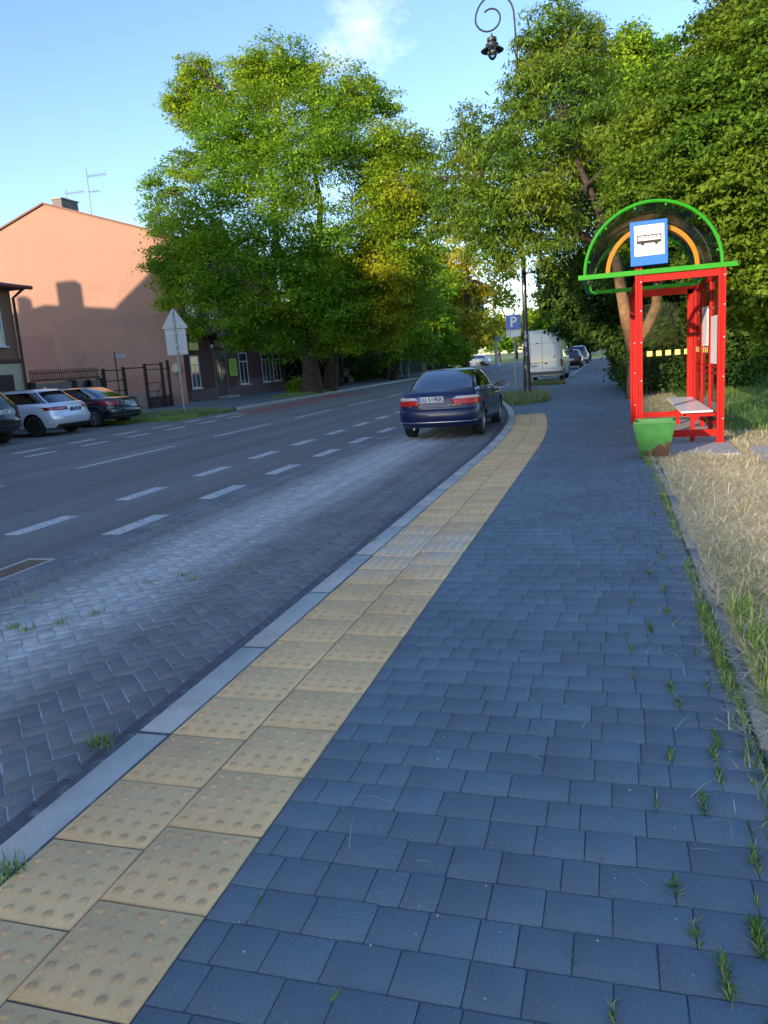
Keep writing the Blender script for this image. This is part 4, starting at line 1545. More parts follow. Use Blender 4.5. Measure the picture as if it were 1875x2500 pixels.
for sx in (-1, 1):
    def rp(nm, m, xa, xb, za, zb, off=0.012, sx=sx):
        lo = (lambda z: sx * (xa(z) if callable(xa) else xa))
        hi = (lambda z: sx * (xb(z) if callable(xb) else xb))
        return C1.rear_patch(nm, car, m, lo if sx > 0 else hi, hi if sx > 0 else lo, za, zb, off)
    lamp = rp('tail_light', M_REDL, lambda z: 0.34 - (z - 0.70) * 0.5, 0.81, 0.675, 0.78, 0.014)
    top = rp('clear_band', M_CLRL, lambda z: 0.32 + (z - 0.78) * 1.6, lambda z: 0.80 - (z - 0.80) * 0.8, 0.782, 0.835, 0.014)
    top.parent = lamp
    mirror_part(car, P_BLUE, sx * 0.80, 2.95, 0.93, sx)
    C1.side_strip('side_moulding', car, M_BLK, sx, 0.5, 4.0, 0.50, 0.545)
    C1.side_strip('door_gap', car, M_BLK, sx, 2.28, 2.295, 0.32, 0.9, 0.002, 1, 8)
    C1.side_strip('door_gap', car, M_BLK, sx, 1.28, 1.295, 0.32, 0.9, 0.002, 1, 8)
    C1.side_strip('door_handle', car, P_BLUE, sx, 2.32, 2.5, 0.76, 0.79, 0.02, 4)
    C1.side_strip('door_handle', car, P_BLUE, sx, 1.36, 1.52, 0.77, 0.80, 0.02, 4)
plate(car, C1, -0.10, 0.79, 'LU 519SK')
C1.rear_patch('boot_gap', car, M_BLK, -0.75, 0.75, 0.632, 0.642, 0.003)
C1.rear_patch('bumper_strip', car, M_CHROME, -0.80, 0.83, 0.345, 0.362, 0.006, 24, 2)
C1.rear_patch('bumper_crease', car, P_BLUE, -0.835, 0.835, 0.555, 0.575, 0.008, 24, 2)
text_obj('model_badge', '1.8', 0.05, M_CHROME, car, (-0.52, 0.075, 0.672), (R(90), 0, 0), 0.002)
bdg = MB()
for k in range(7):
    bdg.box(0.25 + k * 0.034, 0.274 + k * 0.034, 0.075, 0.083, 0.662, 0.684)
bdg.build('badge_letters', M_CHROME, car)
mb = MB()
mb.tube([(-0.45, 0.05, 0.24), (-0.45, 0.35, 0.24)], 0.025)
mb.build('exhaust', M_STEEL, car)

# ---------------------------------------------------------------- silver estate, nose to the left kerb
P_BLUE.node_tree.nodes['Principled BSDF'].inputs['Coat Weight'].default_value = 0.55
P_SILV = paint('silver_paint', (0.74, 0.78, 0.84), 0.35, 0.3)
P_BLACK = paint('black_paint', (0.010, 0.011, 0.014), 0.2, 0.25)
P_DARK = paint('dark_blue_black_paint', (0.016, 0.019, 0.027), 0.3, 0.25)
P_WHITE = paint('white_van_paint', (0.56, 0.58, 0.54), 0.0, 0.5)
P_REDD = paint('dark_red_paint', (0.05, 0.006, 0.006), 0.2, 0.3)
ESTATE = [
    (0.24, 0.22, 0.35, 4.6, 0.76),
    (0.26, 0.24, 0.16, 4.75, 0.86),
    (0.38, 0.36, 0.05, 4.85, 0.905),
    (0.48, 0.46, 0.0, 4.9, 0.93),
    (0.60, 0.56, 0.0, 4.92, 0.937),
    (0.66, 0.60, 0.05, 4.90, 0.937),
    (0.76, 0.66, 0.09, 4.8, 0.932),
    (0.86, 0.72, 0.11, 4.7, 0.925),
    (0.94, 0.78, 0.16, 4.5, 0.905),
    (1.00, 0.84, 0.24, 4.2, 0.86),
    (1.03, 0.98, 0.30, 3.75, 0.80),
    (1.16, 1.12, 0.52, 3.45, 0.755),
    (1.29, 1.26, 0.72, 3.10, 0.70),
    (1.38, 1.36, 0.86, 2.85, 0.64),
    (1.44, 1.42, 0.98, 2.60, 0.55),
    (1.465, 1.45, 1.4, 2.3, 0.3),
]
PX = -16.30
es = empty('parked_estate', (PX, 21.0, -0.10), R(90), 'silver estate car parked nose to the left kerb between two black cars', 'car')
C2 = Car(ESTATE)
C2.build(es, P_SILV, M_CARGLD, (1.0, 3.9), 0.335, rim=M_RIMD)
for sx in (-1, 1):
    lo, hi = (0.36, 0.905) if sx > 0 else (-0.905, -0.36)
    lm = C2.rear_patch('tail_light', es, M_REDD, lo, hi, 0.80, 0.90, 0.014)
    c2 = C2.rear_patch('clear_band', es, M_CLRL, lo + 0.1 * (sx > 0) + 0.2 * (sx < 0), hi - 0.25 * (sx > 0) - 0.12 * (sx < 0), 0.835, 0.855, 0.024)
    c2.parent = lm
    mirror_part(es, P_SILV, sx * 0.86, 3.2, 1.03, sx)
    C2.side_strip('door_gap', es, M_BLK, sx, 2.38, 2.395, 0.34, 0.97, 0.002, 1, 8)
    C2.side_strip('door_gap', es, M_BLK, sx, 1.45, 1.465, 0.34, 0.97, 0.002, 1, 8)
    C2.side_strip('door_handle', es, P_SILV, sx, 1.55, 1.75, 0.84, 0.87, 0.02, 4)
M_PLB = mat_simple('plate_dark', (0.02, 0.06, 0.14), 0.4, 0.05)
plate(es, C2, 0.0, 0.80, 'PL C3', back=M_PLB, txt=M_PLATE)
C2.rear_patch('lower_bumper', es, M_BLK, -0.74, 0.74, 0.27, 0.37, 0.01, 20, 3)
mb = MB()
mb.box(-0.62, 0.62, 0.74, 0.90, 1.385, 1.41)
mb.build('spoiler', P_SILV, es, bevel=0.01)
mb = MB()
for sx in (-1, 1):
    mb.tube([(sx * 0.56, 1.1, 1.43), (sx * 0.57, 1.15, 1.475), (sx * 0.58, 2.7, 1.46), (sx * 0.58, 2.75, 1.40)], 0.014, 6)
mb.build('roof_rails', M_CHROME, es)
mb = MB()
mb.prism([(1.05, 1.455), (1.25, 1.46), (1.1, 1.52)], -0.01, 0.01, 'yz')
mb.build('roof_aerial', P_SILV, es)

# ---------------------------------------------------------------- black saloon beyond it
SAL2 = [list(l) for l in SALOON]
for l in SAL2:
    l[0] = l[0] * 1.045
    l[1] = l[1] * 1.045
    l[2] = l[2] * 1.05
    l[3] = l[3] * 1.05
    l[4] = l[4] * 1.06
bs = empty('parked_saloon', (PX - 0.1, 24.05, -0.10), R(88), 'black saloon with silver wheels parked between silver estate and grass island', 'car')
C3 = Car([tuple(l) for l in SAL2])
C3.build(bs, P_DARK, M_CARGL, (1.0, 3.75), 0.33, rim=M_RIM)
for sx in (-1, 1):
    lo, hi = (0.50, 0.885) if sx > 0 else (-0.885, -0.50)
    C3.rear_patch('tail_light', bs, M_REDD, lo, hi, 0.73, 0.90, 0.014)
    mirror_part(bs, P_DARK, sx * 0.84, 3.1, 0.97, sx)
    C3.side_strip('window_trim', bs, M_CHROME, sx, 0.9, 3.3, 1.0, 1.012, 0.01, 14)
    C3.side_strip('door_gap', bs, M_BLK, sx, 2.38, 2.395, 0.34, 0.95, 0.002, 1, 8)
plate(bs, C3, 0.0, 0.80, 'LU 72K4')
C3.rear_patch('bumper_strip', bs, M_BLK, -0.8, 0.8, 0.30, 0.40, 0.006, 24, 2)

# ---------------------------------------------------------------- black off-roader cut by the left edge
SUV = [list(l) for l in ESTATE]
for i, l in enumerate(SUV):
    k = 1.08 if i < 10 else 1.14
    l[0] = l[0] * k + 0.08
    l[1] = l[1] * k + 0.08
    l[2] = l[2] * (0.7 if i < 14 else 0.9)
sv = empty('parked_offroader', (PX + 0.1, 17.75, -0.10), R(90), 'black off-road car cut by the left edge, beside the silver estate', 'car')
C4 = Car([tuple(l) for l in SUV])
C4.build(sv, P_BLACK, M_CARGLD, (0.95, 3.85), 0.36, rim=M_RIM)
for sx in (-1, 1):
    lo, hi = (0.70, 0.905) if sx > 0 else (-0.905, -0.70)
    C4.rear_patch('tail_light', sv, M_REDD, lo, hi, 0.85, 1.10, 0.014)
    mirror_part(sv, P_BLACK, sx * 0.86, 3.2, 1.15, sx)
plate(sv, C4, 0.05, 0.93, 'LU 8')
C4.rear_patch('bumper_strip', sv, M_RIMD, -0.85, 0.85, 0.52, 0.56, 0.012, 24, 2)

# ---------------------------------------------------------------- white van
VAN = [
    (0.30, 0.30, 0.12, 5.3, 0.84),
    (0.34, 0.32, 0.04, 5.4, 0.93),
    (0.50, 0.5, 0.0, 5.5, 0.96),
    (0.62, 0.62, 0.0, 5.52, 0.965),
    (0.70, 0.70, 0.02, 5.52, 0.965),
    (0.80, 0.78, 0.03, 5.5, 0.965),
    (1.00, 0.90, 0.035, 5.4, 0.96),
    (1.20, 1.05, 0.04, 5.1, 0.955),
    (1.35, 1.15, 0.045, 4.9, 0.945),
    (1.42, 1.25, 0.05, 4.75, 0.935),
    (1.50, 1.40, 0.055, 4.6, 0.925),
    (1.75, 1.70, 0.07, 4.4, 0.89),
    (2.05, 2.00, 0.09, 4.15, 0.84),
    (2.30, 2.26, 0.11, 3.95, 0.79),
    (2.47, 2.42, 0.13, 3.8, 0.755),
    (2.53, 2.50, 0.20, 3.6, 0.69),
]
vn = empty('white_van', (-3.20, 38.6, -0.10), R(-1), 'white high-roof panel van parked beyond the black lamp post', 'van')
C5 = Car(VAN, n=9, ng=9, side=(8, 38))
C5.build(vn, P_WHITE, M_CARGLD, (1.0, 4.4), 0.33, rear_glass=False, rim=M_RIMD)
for sx in (-1, 1):
    lo, hi = (0.84, 0.955) if sx > 0 else (-0.955, -0.84)
    C5.rear_patch('tail_light', vn, M_REDD, lo, hi, 0.78, 1.12, 0.014)
    mirror_part(vn, M_BLK, sx * 0.95, 4.5, 1.45, sx)
C5.rear_patch('door_gap', vn, M_BLK, -0.010, 0.006, 0.62, 2.42, 0.004, 1, 30)
C5.rear_patch('rear_bumper', vn, mat_simple('grey_bumper', (0.14, 0.15, 0.15), 0.6), -0.93, 0.93, 0.42, 0.57, 0.03, 20, 3)
C5.rear_patch('panel_crease', vn, mat_simple('shut_line', (0.30, 0.30, 0.28), 0.6), -0.8, 0.72, 1.88, 1.895, 0.004, 20, 1)
C5.rear_patch('panel_crease', vn, MATS['shut_line'], -0.82, 0.82, 0.98, 0.992, 0.004, 20, 1)
C5.rear_patch('door_handle', vn, M_BLK, 0.10, 0.24, 0.92, 0.97, 0.02, 3, 2)
C5.rear_patch('hinge', vn, M_BLK, -0.30, -0.16, 1.90, 1.93, 0.02, 3, 2)
C5.rear_patch('hinge', vn, M_BLK, 0.52, 0.62, 1.20, 1.24, 0.02, 3, 2)
C5.rear_patch('plate_recess', vn, M_BLK, -0.74, -0.14, 0.965, 0.995, 0.012, 4, 2)
plate(vn, C5, -0.44, 0.84, 'LU 24')
mb = MB()
mb.tube([(0.60, 0.25, 2.35), (0.60, 0.22, 2.62), (0.56, 0.22, 2.92)], 0.022, 6)
mb.build('roof_ladder_rail', mat_simple('pale_yellow_paint', (0.6, 0.6, 0.35), 0.5), vn)

# ---------------------------------------------------------------- cars further along
rc = empty('parked_hatchback', (-2.95, 60.5, -0.10), 0, 'small dark red car parked just in front of the white van', 'car')
HB = [tuple(l) for l in ESTATE]
C6 = Car([(l[0], l[1], l[2], l[3] * 0.85, l[4] * 0.93) for l in HB])
C6.build(rc, P_REDD, M_CARGLD, (0.8, 3.3), 0.30, rim=M_RIMD)
for sx in (-1, 1):
    lo, hi = (0.60, 0.86) if sx > 0 else (-0.86, -0.60)
    C6.rear_patch('tail_light', rc, M_REDL, lo, hi, 0.78, 0.92, 0.014)
plate(rc, C6, 0.0, 0.72, '')
gc = empty('parked_offroader', (-2.9, 72.0, -0.10), 0, 'grey off-road car with silver bumper parked farthest along the right kerb', 'car')
C7 = Car([tuple(l) for l in SUV])
C7.build(gc, paint('grey_paint', (0.09, 0.10, 0.11), 0.4), M_CARGLD, (0.95, 3.85), 0.36, rim=M_RIM)
for sx in (-1, 1):
    lo, hi = (0.66, 0.9) if sx > 0 else (-0.9, -0.66)
    C7.rear_patch('tail_light', gc, M_REDD, lo, hi, 0.9, 1.08, 0.014)
C7.rear_patch('bumper_strip', gc, P_SILV, -0.85, 0.85, 0.5, 0.66, 0.012, 24, 2)
plate(gc, C7, 0.0, 0.90, '')
wc = empty('white_car', (-15.4, 104, -0.10), R(80), 'white hatchback on the crossing street in the distance', 'car')
C8 = Car([(l[0], l[1], l[2], l[3] * 0.86, l[4] * 0.95) for l in HB])
C8.build(wc, paint('white_paint', (0.7, 0.7, 0.7), 0.0), M_CARGLD, (0.8, 3.35), 0.31, rim=M_RIMD)

# ================================================================ SHELTER, SIGNS, LAMP, BIN, PEOPLE
def paint2(name, col, rough=0.38, wear=None, amt=0.4, sc_=7):
    return mat_simple(name, col, rough, 0.08, sc_, 0.0, 0.0, 0.0, grime=wear, grime_amt=amt)


M_RED = paint2('red_post_paint', (0.34, 0.006, 0.004), wear=(0.22, 0.02, 0.014), amt=0.2, rough=0.55)
M_GREEN = paint2('green_hoop_paint', (0.022, 0.25, 0.012))
M_AMBER = paint2('amber_arch_paint', (0.36, 0.145, 0.004))
for m_ in (M_RED, M_GREEN, M_AMBER):
    m_.node_tree.nodes['Principled BSDF'].inputs['Specular IOR Level'].default_value = 0.18
M_SHEET = mat_glass('smoked_sheet', (0.46, 0.54, 0.48), 0.02, 0.08, 0.4)
M_PANE = mat_glass('clear_pane', (0.80, 0.84, 0.83), 0.0, 0.02, 0.1)
M_SIGNB = mat_simple('sign_blue', (0.006, 0.12, 0.62), 0.35, 0.04)
M_SIGNW = mat_simple('sign_white', (0.74, 0.76, 0.80), 0.4, 0.03)
M_SQ = mat_simple('yellow_sticker', (0.72, 0.50, 0.16), 0.5, 0.06)
M_BENCH = mat_simple('white_bench_board', (0.70, 0.72, 0.75), 0.3, 0.05, 3)

sh = empty('bus_shelter', (0, 0, 0), 0, 'red steel bus shelter with green-edged barrel roof and bus stop sign', 'bus shelter')
Y0, Y1 = 12.1, 15.5
XL, XR = 0.39, 1.50
ZB = 2.45
PW = 0.055


def post(x, y, z0, z1, w=0.10):
    mb = MB()
    # channel-shaped post: two flanges with a recess between
    mb.box(x - w / 2, x - w / 2 + 0.035, y - 0.05, y + 0.05, z0, z1)
    mb.box(x + w / 2 - 0.035, x + w / 2, y - 0.05, y + 0.05, z0, z1)
    mb.box(x - w / 2 + 0.035, x + w / 2 - 0.035, y - 0.035, y + 0.035, z0, z1)
    p = mb.build('post', M_RED, sh, bevel=0.004)
    m = MB()
    for zz in (0.35, 0.95, 1.5, 1.95, 2.35):
        if zz < z1:
            m.lathe((x + w / 2 - 0.018, y - 0.05, zz), [(0.0, -0.012), (0.010, -0.009), (0.012, 0.0)], 8, 'y')
    m.build('bolts', M_STEEL, p, True)
    return p


post(XL, Y0, 0.0, 2.62)
post(XR, Y0, 0.0, ZB)
post(XL, Y1, 0.0, ZB)
post(XR, Y1, 0.0, ZB)
post(XR, Y0 + 1.15, 0.0, ZB, 0.07)
post(XR, Y0 + 2.3, 0.0, ZB, 0.07)
mb = MB()
mb.box(XR - 0.16, XR - 0.06, Y1 - 0.03, Y1 + 0.03, 0.1, ZB - 0.05)
mb.build('panel_frame', M_RED, sh)
mb = MB()
mb.box(XL + 0.05, XR - 0.05, Y0 - 0.03, Y0 + 0.03, 0.10, 0.20)
mb.build('base_rail', M_RED, sh)
mb = MB()
mb.box(XL + 0.05, XR - 0.05, Y1 - 0.03, Y1 + 0.03, 0.10, 0.20)
mb.build('base_rail', M_RED, sh)
mb = MB()
mb.box(XL + 0.05, XR - 0.05, Y0 - 0.03, Y0 + 0.03, ZB - 0.10, ZB - 0.003)
mb.build('top_rail', M_RED, sh)
mb = MB()
mb.box(XL + 0.05, XR - 0.05, Y1 - 0.03, Y1 + 0.03, ZB - 0.13, ZB - 0.003)
mb.build('top_rail', M_RED, sh)
for x in (XL, XR):
    mb = MB()
    mb.box(x - 0.03, x + 0.03, Y0 + 0.05, Y1 - 0.05, ZB - 0.09, ZB - 0.006)
    mb.build('top_rail', M_RED, sh)
mb = MB()
mb.box(XR - 0.015, XR + 0.015, Y0 + 0.05, Y1 - 0.05, 1.06, 1.085)
mb.box(XR - 0.015, XR + 0.015, Y0 + 0.05, Y1 - 0.05, 0.96, 0.985)
mb.build('back_rails', M_RED, sh)
mb = MB()
mb.box(XR - 0.02, XR + 0.02, Y0 + 0.05, Y1 - 0.05, 0.22, 0.27)
mb.build('back_rails', M_RED, sh)
# panes
for a, b in ((Y0 + 0.05, Y0 + 1.11), (Y0 + 1.19, Y0 + 2.26), (Y0 + 2.34, Y1 - 0.05)):
    mb = MB()
    mb.box(XR - 0.004, XR + 0.004, a, b, 0.27, ZB - 0.09)
    mb.build('glass_pane', M_PANE, sh)
mb = MB()
mb.box(XL + 0.06, XR - 0.16, Y1 - 0.004, Y1 + 0.004, 0.21, ZB - 0.13)
gp_ = mb.build('glass_pane', M_PANE, sh)
for k in range(5):
    x = XL + 0.25 + k * 0.163
    mb = MB()
    mb.box(x, x + 0.095, Y1 - 0.0095, Y1 - 0.0045, 1.24, 1.335)
    mb.build('yellow_square', M_SQ, gp_)
for k in range(12):
    y = Y0 + 0.18 + k * 0.28
    mb = MB()
    mb.box(XR - 0.0095, XR - 0.0045, y, y + 0.12, 1.27, 1.36)
    mb.build('yellow_square', M_SQ, sh)
# posters on the back wall
mb = MB()
mb.box(XR - 0.03, XR - 0.012, 13.55, 14.25, 1.38, 2.0)
mb.build('timetable', M_SIGNW, sh)
mb = MB()
mb.box(XR - 0.03, XR - 0.012, 12.3, 13.05, 1.12, 1.82)
mb.build('timetable', M_SIGNW, sh)
mb = MB()
mb.box(XR + 0.006, XR + 0.02, 12.3, 14.3, 0.25, 0.52)
mb.build('kick_panel', mat_simple('pale_panel', (0.42, 0.42, 0.44), 0.6), sh)
# bench
bn = MB()
bn.box(0.98, 1.42, 12.0 + 0.22, 15.35, 0.435, 0.462)
bench = bn.build('bench', M_BENCH, sh, bevel=0.006)
for yy in (12.3, 15.0):
    mb = MB()
    mb.box(1.12, 1.18, yy, yy + 0.06, 0.0, 0.369).box(1.05, 1.46, yy + 0.01, yy + 0.05, 0.37, 0.43)
    mb.build('bench_leg', M_RED, bench)
# roof: green eaves bars and hoops, smoked barrel sheet
CX, CZ, RR = 0.57, 2.55, 0.925
mb = MB()
mb.box(-0.45, 1.69, Y0 - 0.07, Y0 - 0.015, ZB + 0.0, ZB + 0.07)
mb.build('eaves_bar', M_GREEN, sh, bevel=0.006)
mb = MB()
mb.box(-0.42, 1.62, Y1 + 0.02, Y1 + 0.07, ZB + 0.0, ZB + 0.07)
mb.build('eaves_bar', M_GREEN, sh, bevel=0.006)
for x in (-0.40, 1.50):
    mb = MB()
    mb.box(x - 0.02, x + 0.04, Y0 - 0.01, Y1 + 0.015, ZB + 0.004, ZB + 0.06)
    mb.build('gutter', M_GREEN, sh)


def arc(r, y, z0=None, n=40, a0=0.0, a1=math.pi):
    return [(CX + r * math.cos(a0 + (a1 - a0) * k / n), y, (z0 or CZ) + r * math.sin(a0 + (a1 - a0) * k / n)) for k in range(n + 1)]


for yy in (Y0 - 0.04, (Y0 + Y1) / 2, Y1 + 0.04):
    mb = MB()
    mb.tube(arc(RR, yy, ZB + 0.06), 0.024 if yy != (Y0 + Y1) / 2 else 0.014, 8)
    hp = mb.build('hoop', M_GREEN if yy != (Y0 + Y1) / 2 else M_BLK, sh, True)
    if yy < 12.2:
        for a in (12, 45, 78, 105, 135, 168):
            mb = MB()
            t_ = R(a)
            c = (CX + (RR - 0.045) * math.cos(t_), yy, ZB + 0.06 + (RR - 0.045) * math.sin(t_))
            mb.lathe(c, [(0.0, -0.024), (0.014, -0.02), (0.016, 0.02), (0.0, 0.022)], 10, 'y')
            mb.build('bolt', M_GREEN, hp, True)
V, F = [], []
nn = 40
rings = [Y0 - 0.02, 12.95, 12.98, 13.8, 13.83, 14.65, 14.68, Y1 + 0.03]
for i, yy in enumerate(rings):
    rr = RR - 0.03
    for k in range(nn + 1):
        a = math.pi * k / nn
        V.append((CX + rr * math.cos(a), yy, ZB + 0.06 + rr * math.sin(a)))
for i in range(len(rings) - 1):
    for k in range(nn):
        a = i * (nn + 1) + k
        F.append((a, a + 1, a + nn + 2, a + nn + 1))
bar_ = mesh_obj('barrel_roof', V, F, M_SHEET, sh, True)
sd = bar_.modifiers.new('s', 'SOLIDIFY')
sd.thickness = 0.006
mb = MB()
for yy in (12.96, 13.81, 14.66):
    mb.tube(arc(RR - 0.036, yy, ZB + 0.06, 30), 0.007, 5)
mb.build('roof_joints', M_BLK, bar_)
V, F = [], []
for yy in (Y0 + 0.01, Y0 + 0.03):
    for r_ in (0.575, 0.635):
        for k in range(37):
            a = math.pi * k / 36
            V.append((CX + r_ * math.cos(a), yy, ZB + 0.06 + r_ * math.sin(a)))
for k in range(36):
    F += [(k, k + 1, 37 + k + 1, 37 + k), (74 + k, 111 + k, 111 + k + 1, 74 + k + 1), (37 + k, 37 + k + 1, 111 + k + 1, 111 + k), (k, 74 + k, 74 + k + 1, k + 1)]
mesh_obj('amber_arch', V, F, M_AMBER, sh)
# bus stop sign on the front post
sg = MB()
sg.box(-0.25, 0.25, -0.012, 0.0, -0.30, 0.30)
sign = sg.build('bus_stop_sign', M_SIGNB, sh, bevel=0.004)
sign.location = (0.525, Y0 - 0.12, 2.87)
sign.rotation_euler = (R(0), R(-1.0), R(3))
mb = MB()
mb.box(-0.195, 0.205, -0.016, -0.0125, -0.17, 0.24)
wp = mb.build('white_panel', M_SIGNW, sign)
mb = MB()
mb.box(-0.165, 0.165, -0.0195, -0.0165, -0.005, 0.035)      # lower body
mb.box(-0.165, 0.165, -0.0195, -0.0165, 0.094, 0.110)       # roof line
for x in (-0.165, 0.155):
    mb.box(x, x + 0.014, -0.0195, -0.0165, 0.035, 0.098)
for k in range(6):
    x = -0.155 + 0.052 * (k + 1) - 0.006
    mb.box(x, x + 0.009, -0.0195, -0.0165, 0.075, 0.094)
mb.box(-0.151, 0.151, -0.0195, -0.0165, 0.067, 0.075)
for x in (-0.085, 0.10):
    mb.lathe((x, -0.0195, -0.008), [(0.0, 0.0), (0.024, 0.0), (0.024, 0.003), (0.0, 0.003)], 16, 'y')
mb.build('bus_symbol', M_INK, wp)
for zz in (-0.2, 0.0):
    mb = MB()
    mb.box(-0.19, -0.15, 0.0, 0.1, zz, zz + 0.03)
    mb.build('bracket', M_RED, sign)

# ---------------------------------------------------------------- litter bin


def mat_bin():
    t = NT('bin_green')
    c = t.ramp(t.noise(6, 5), [(0.3, (0.012, 0.11, 0.02)), (0.7, (0.02, 0.17, 0.03))])
    sep = t.n('SeparateXYZ')
    t.l(t.coord(), sep.inputs[0])
    nz = t.noise(7, 8, 0.75)
    h = t.math('SUBTRACT', sep.outputs[2], t.math('MULTIPLY', sep.outputs[0], 0.5))
    k = t.math('SUBTRACT', t.math('MULTIPLY', nz, 0.66), h)
    k = t.ramp(k, [(0.17, (0, 0, 0)), (0.22, (1, 1, 1))])
    sp = t.ramp(t.noise(20, 5, 0.7), [(0.66, (0, 0, 0)), (0.70, (1, 1, 1))])
    k = t.math('MAXIMUM', k, sp)
    rust = t.ramp(t.noise(30, 5, 0.7), [(0.3, (0.015, 0.009, 0.006)), (0.7, (0.075, 0.03, 0.014))])
    t.base(t.mix(k, c, rust))
    t.rough(0.6)
    t.bump(k, 0.002)
    return t.m


M_BIN = mat_bin()
bi = empty('litter_bin', (0.535, 10.78, 0.0), R(-4), 'green tapered steel litter bin with rusty lower corner beside the shelter', 'litter bin')
bi.scale = (0.93, 0.93, 0.96)
mb = MB()
H_ = 0.51


def ring(hx, hy, z):
    return [(-hx, -hy, z), (hx, -hy, z), (hx, hy, z), (-hx, hy, z)]


prof = [ring(0.175, 0.13, 0.0), ring(0.265, 0.22, H_), ring(0.248, 0.203, H_), ring(0.16, 0.115, 0.03)]
for r_ in prof:
    mb.v += r_
for i in range(3):
    for k in range(4):
        k2 = (k + 1) % 4
        mb.f.append((i * 4 + k, i * 4 + k2, i * 4 + 4 + k2, i * 4 + 4 + k))
mb.f += [(0, 3, 2, 1), (12, 13, 14, 15)]
mb.build('bin_body', M_BIN, bi, bevel=0.004)
mb = MB()
for a, b in (((-0.27, -0.225), (0.27, -0.225)), ((0.27, -0.225), (0.27, 0.225)), ((0.27, 0.225), (-0.27, 0.225)), ((-0.27, 0.225), (-0.27, -0.225))):
    mb.bar((a[0], a[1], H_ - 0.012), (b[0], b[1], H_ - 0.012), 0.012, 0.03)
mb.build('rim', M_BIN, bi)
mb = MB()
for sx, sy in ((-1, -1), (1, -1), (1, 1), (-1, 1)):
    mb.bar((sx * 0.177, sy * 0.132, 0.0), (sx * 0.267, sy * 0.222, H_ - 0.02), 0.02)
mb.build('corner_angles', M_BIN, bi)
mb = MB()
mb.box(-0.21, 0.21, -0.17, 0.17, 0.30, 0.32)
mb.build('rubbish', mat_simple('rubbish', (0.06, 0.05, 0.04), 0.9, 0.6, 12), bi)

# ---------------------------------------------------------------- lamp post with scroll arm
M_LPOST = mat_simple('black_lamp_paint', (0.016, 0.015, 0.017), 0.45, 0.3, 8, coat=0.3, grime=(0.05, 0.03, 0.02))
lp = empty('street_lamp', (-2.55, 24.9, 0.0), 0, 'tall black street lamp post with scrolled arm and hanging lantern', 'street lamp')
mb = MB()
mb.lathe((0, 0, 0), [(0.14, 0.0), (0.14, 0.06), (0.12, 0.1), (0.11, 0.5), (0.105, 1.2), (0.095, 1.25), (0.1, 1.32), (0.088, 1.36), (0.08, 2.4), (0.075, 2.45), (0.072, 4.4), (0.06, 4.45), (0.056, 7.5), (0.042, 7.55), (0.036, 10.2)], 16)
mb.build('post', M_LPOST, lp, True)
pts = [(-0.0, 0, 10.2), (-0.03, 0, 10.9)]
cx, cz = -0.60, 11.05
for k in range(0, 41):
    a = R(5 + k * (180 - 5) / 40)
    pts.append((cx + 0.56 * math.cos(a), 0, cz + 0.62 * math.sin(a)))
c2x, c2z, r2 = -0.745, 11.06, 0.41
for k in range(1, 45):
    a = R(180 + k * 7)
    rr = 0.415 - 0.0047 * k * 0.9
    pts.append((c2x + rr * math.cos(a), 0, c2z + 0.02 + rr * 1.0 * math.sin(a) * 0.95))
mb = MB()
mb.tube(pts, 0.027, 8)
mb.build('scroll_arm', M_LPOST, lp, True)
LX, LZ = -0.70, 10.64
mb = MB()
mb.tube([(LX, 0, LZ + 0.04), (LX, 0, LZ - 0.08)], 0.02)
mb.lathe((LX, 0, LZ - 0.30), [(0.16, -0.06), (0.33, -0.145), (0.34, -0.13), (0.22, -0.045), (0.195, -0.02), (0.19, 0.04), (0.17, 0.055), (0.12, 0.06), (0.11, 0.10), (0.145, 0.12), (0.145, 0.20), (0.11, 0.225), (0.04, 0.24), (0.02, 0.30)], 24)
lan = mb.build('lantern_hood', M_LPOST, lp, True)
mb = MB()
mb.lathe((LX, 0, LZ - 0.44), [(0.155, 0.06), (0.158, 0.0), (0.15, -0.07), (0.125, -0.15), (0.085, -0.21), (0.035, -0.25), (0.0, -0.255)], 20)
mb.build('glass_globe', mat_glass('lamp_globe_glass', (0.80, 0.80, 0.82), 0.12), lan, True)
mb = MB()
mb.lathe((LX, 0, LZ - 0.46), [(0.0, -0.06), (0.04, -0.04), (0.045, 0.0), (0.02, 0.05)], 12)
mb.build('bulb', mat_simple('bulb', (0.7, 0.55, 0.4), 0.3), lan, True)
mb = MB()
for zz, h, w_, a0 in ((1.62, 0.16, 1.0, -2.2), (1.88, 0.12, 0.9, -1.9), (2.02, 0.09, 0.7, -2.0), (1.36, 0.1, 0.6, -1.7), (0.95, 0.12, 0.6, -2.1)):
    n = len(mb.v)
    for i in range(7):
        a = a0 + w_ * i / 6
        for z_ in (zz, zz + h):
            r_ = 0.0895 if z_ > 1.35 else 0.112
            mb.v.append((r_ * math.cos(a), r_ * math.sin(a), z_))
    for i in range(6):
        mb.f.append((n + 2 * i, n + 2 * i + 2, n + 2 * i + 3, n + 2 * i + 1))
mb.build('stickers', mat_simple('torn_paper', (0.42, 0.40, 0.38), 0.8, 0.5, 30), lp)

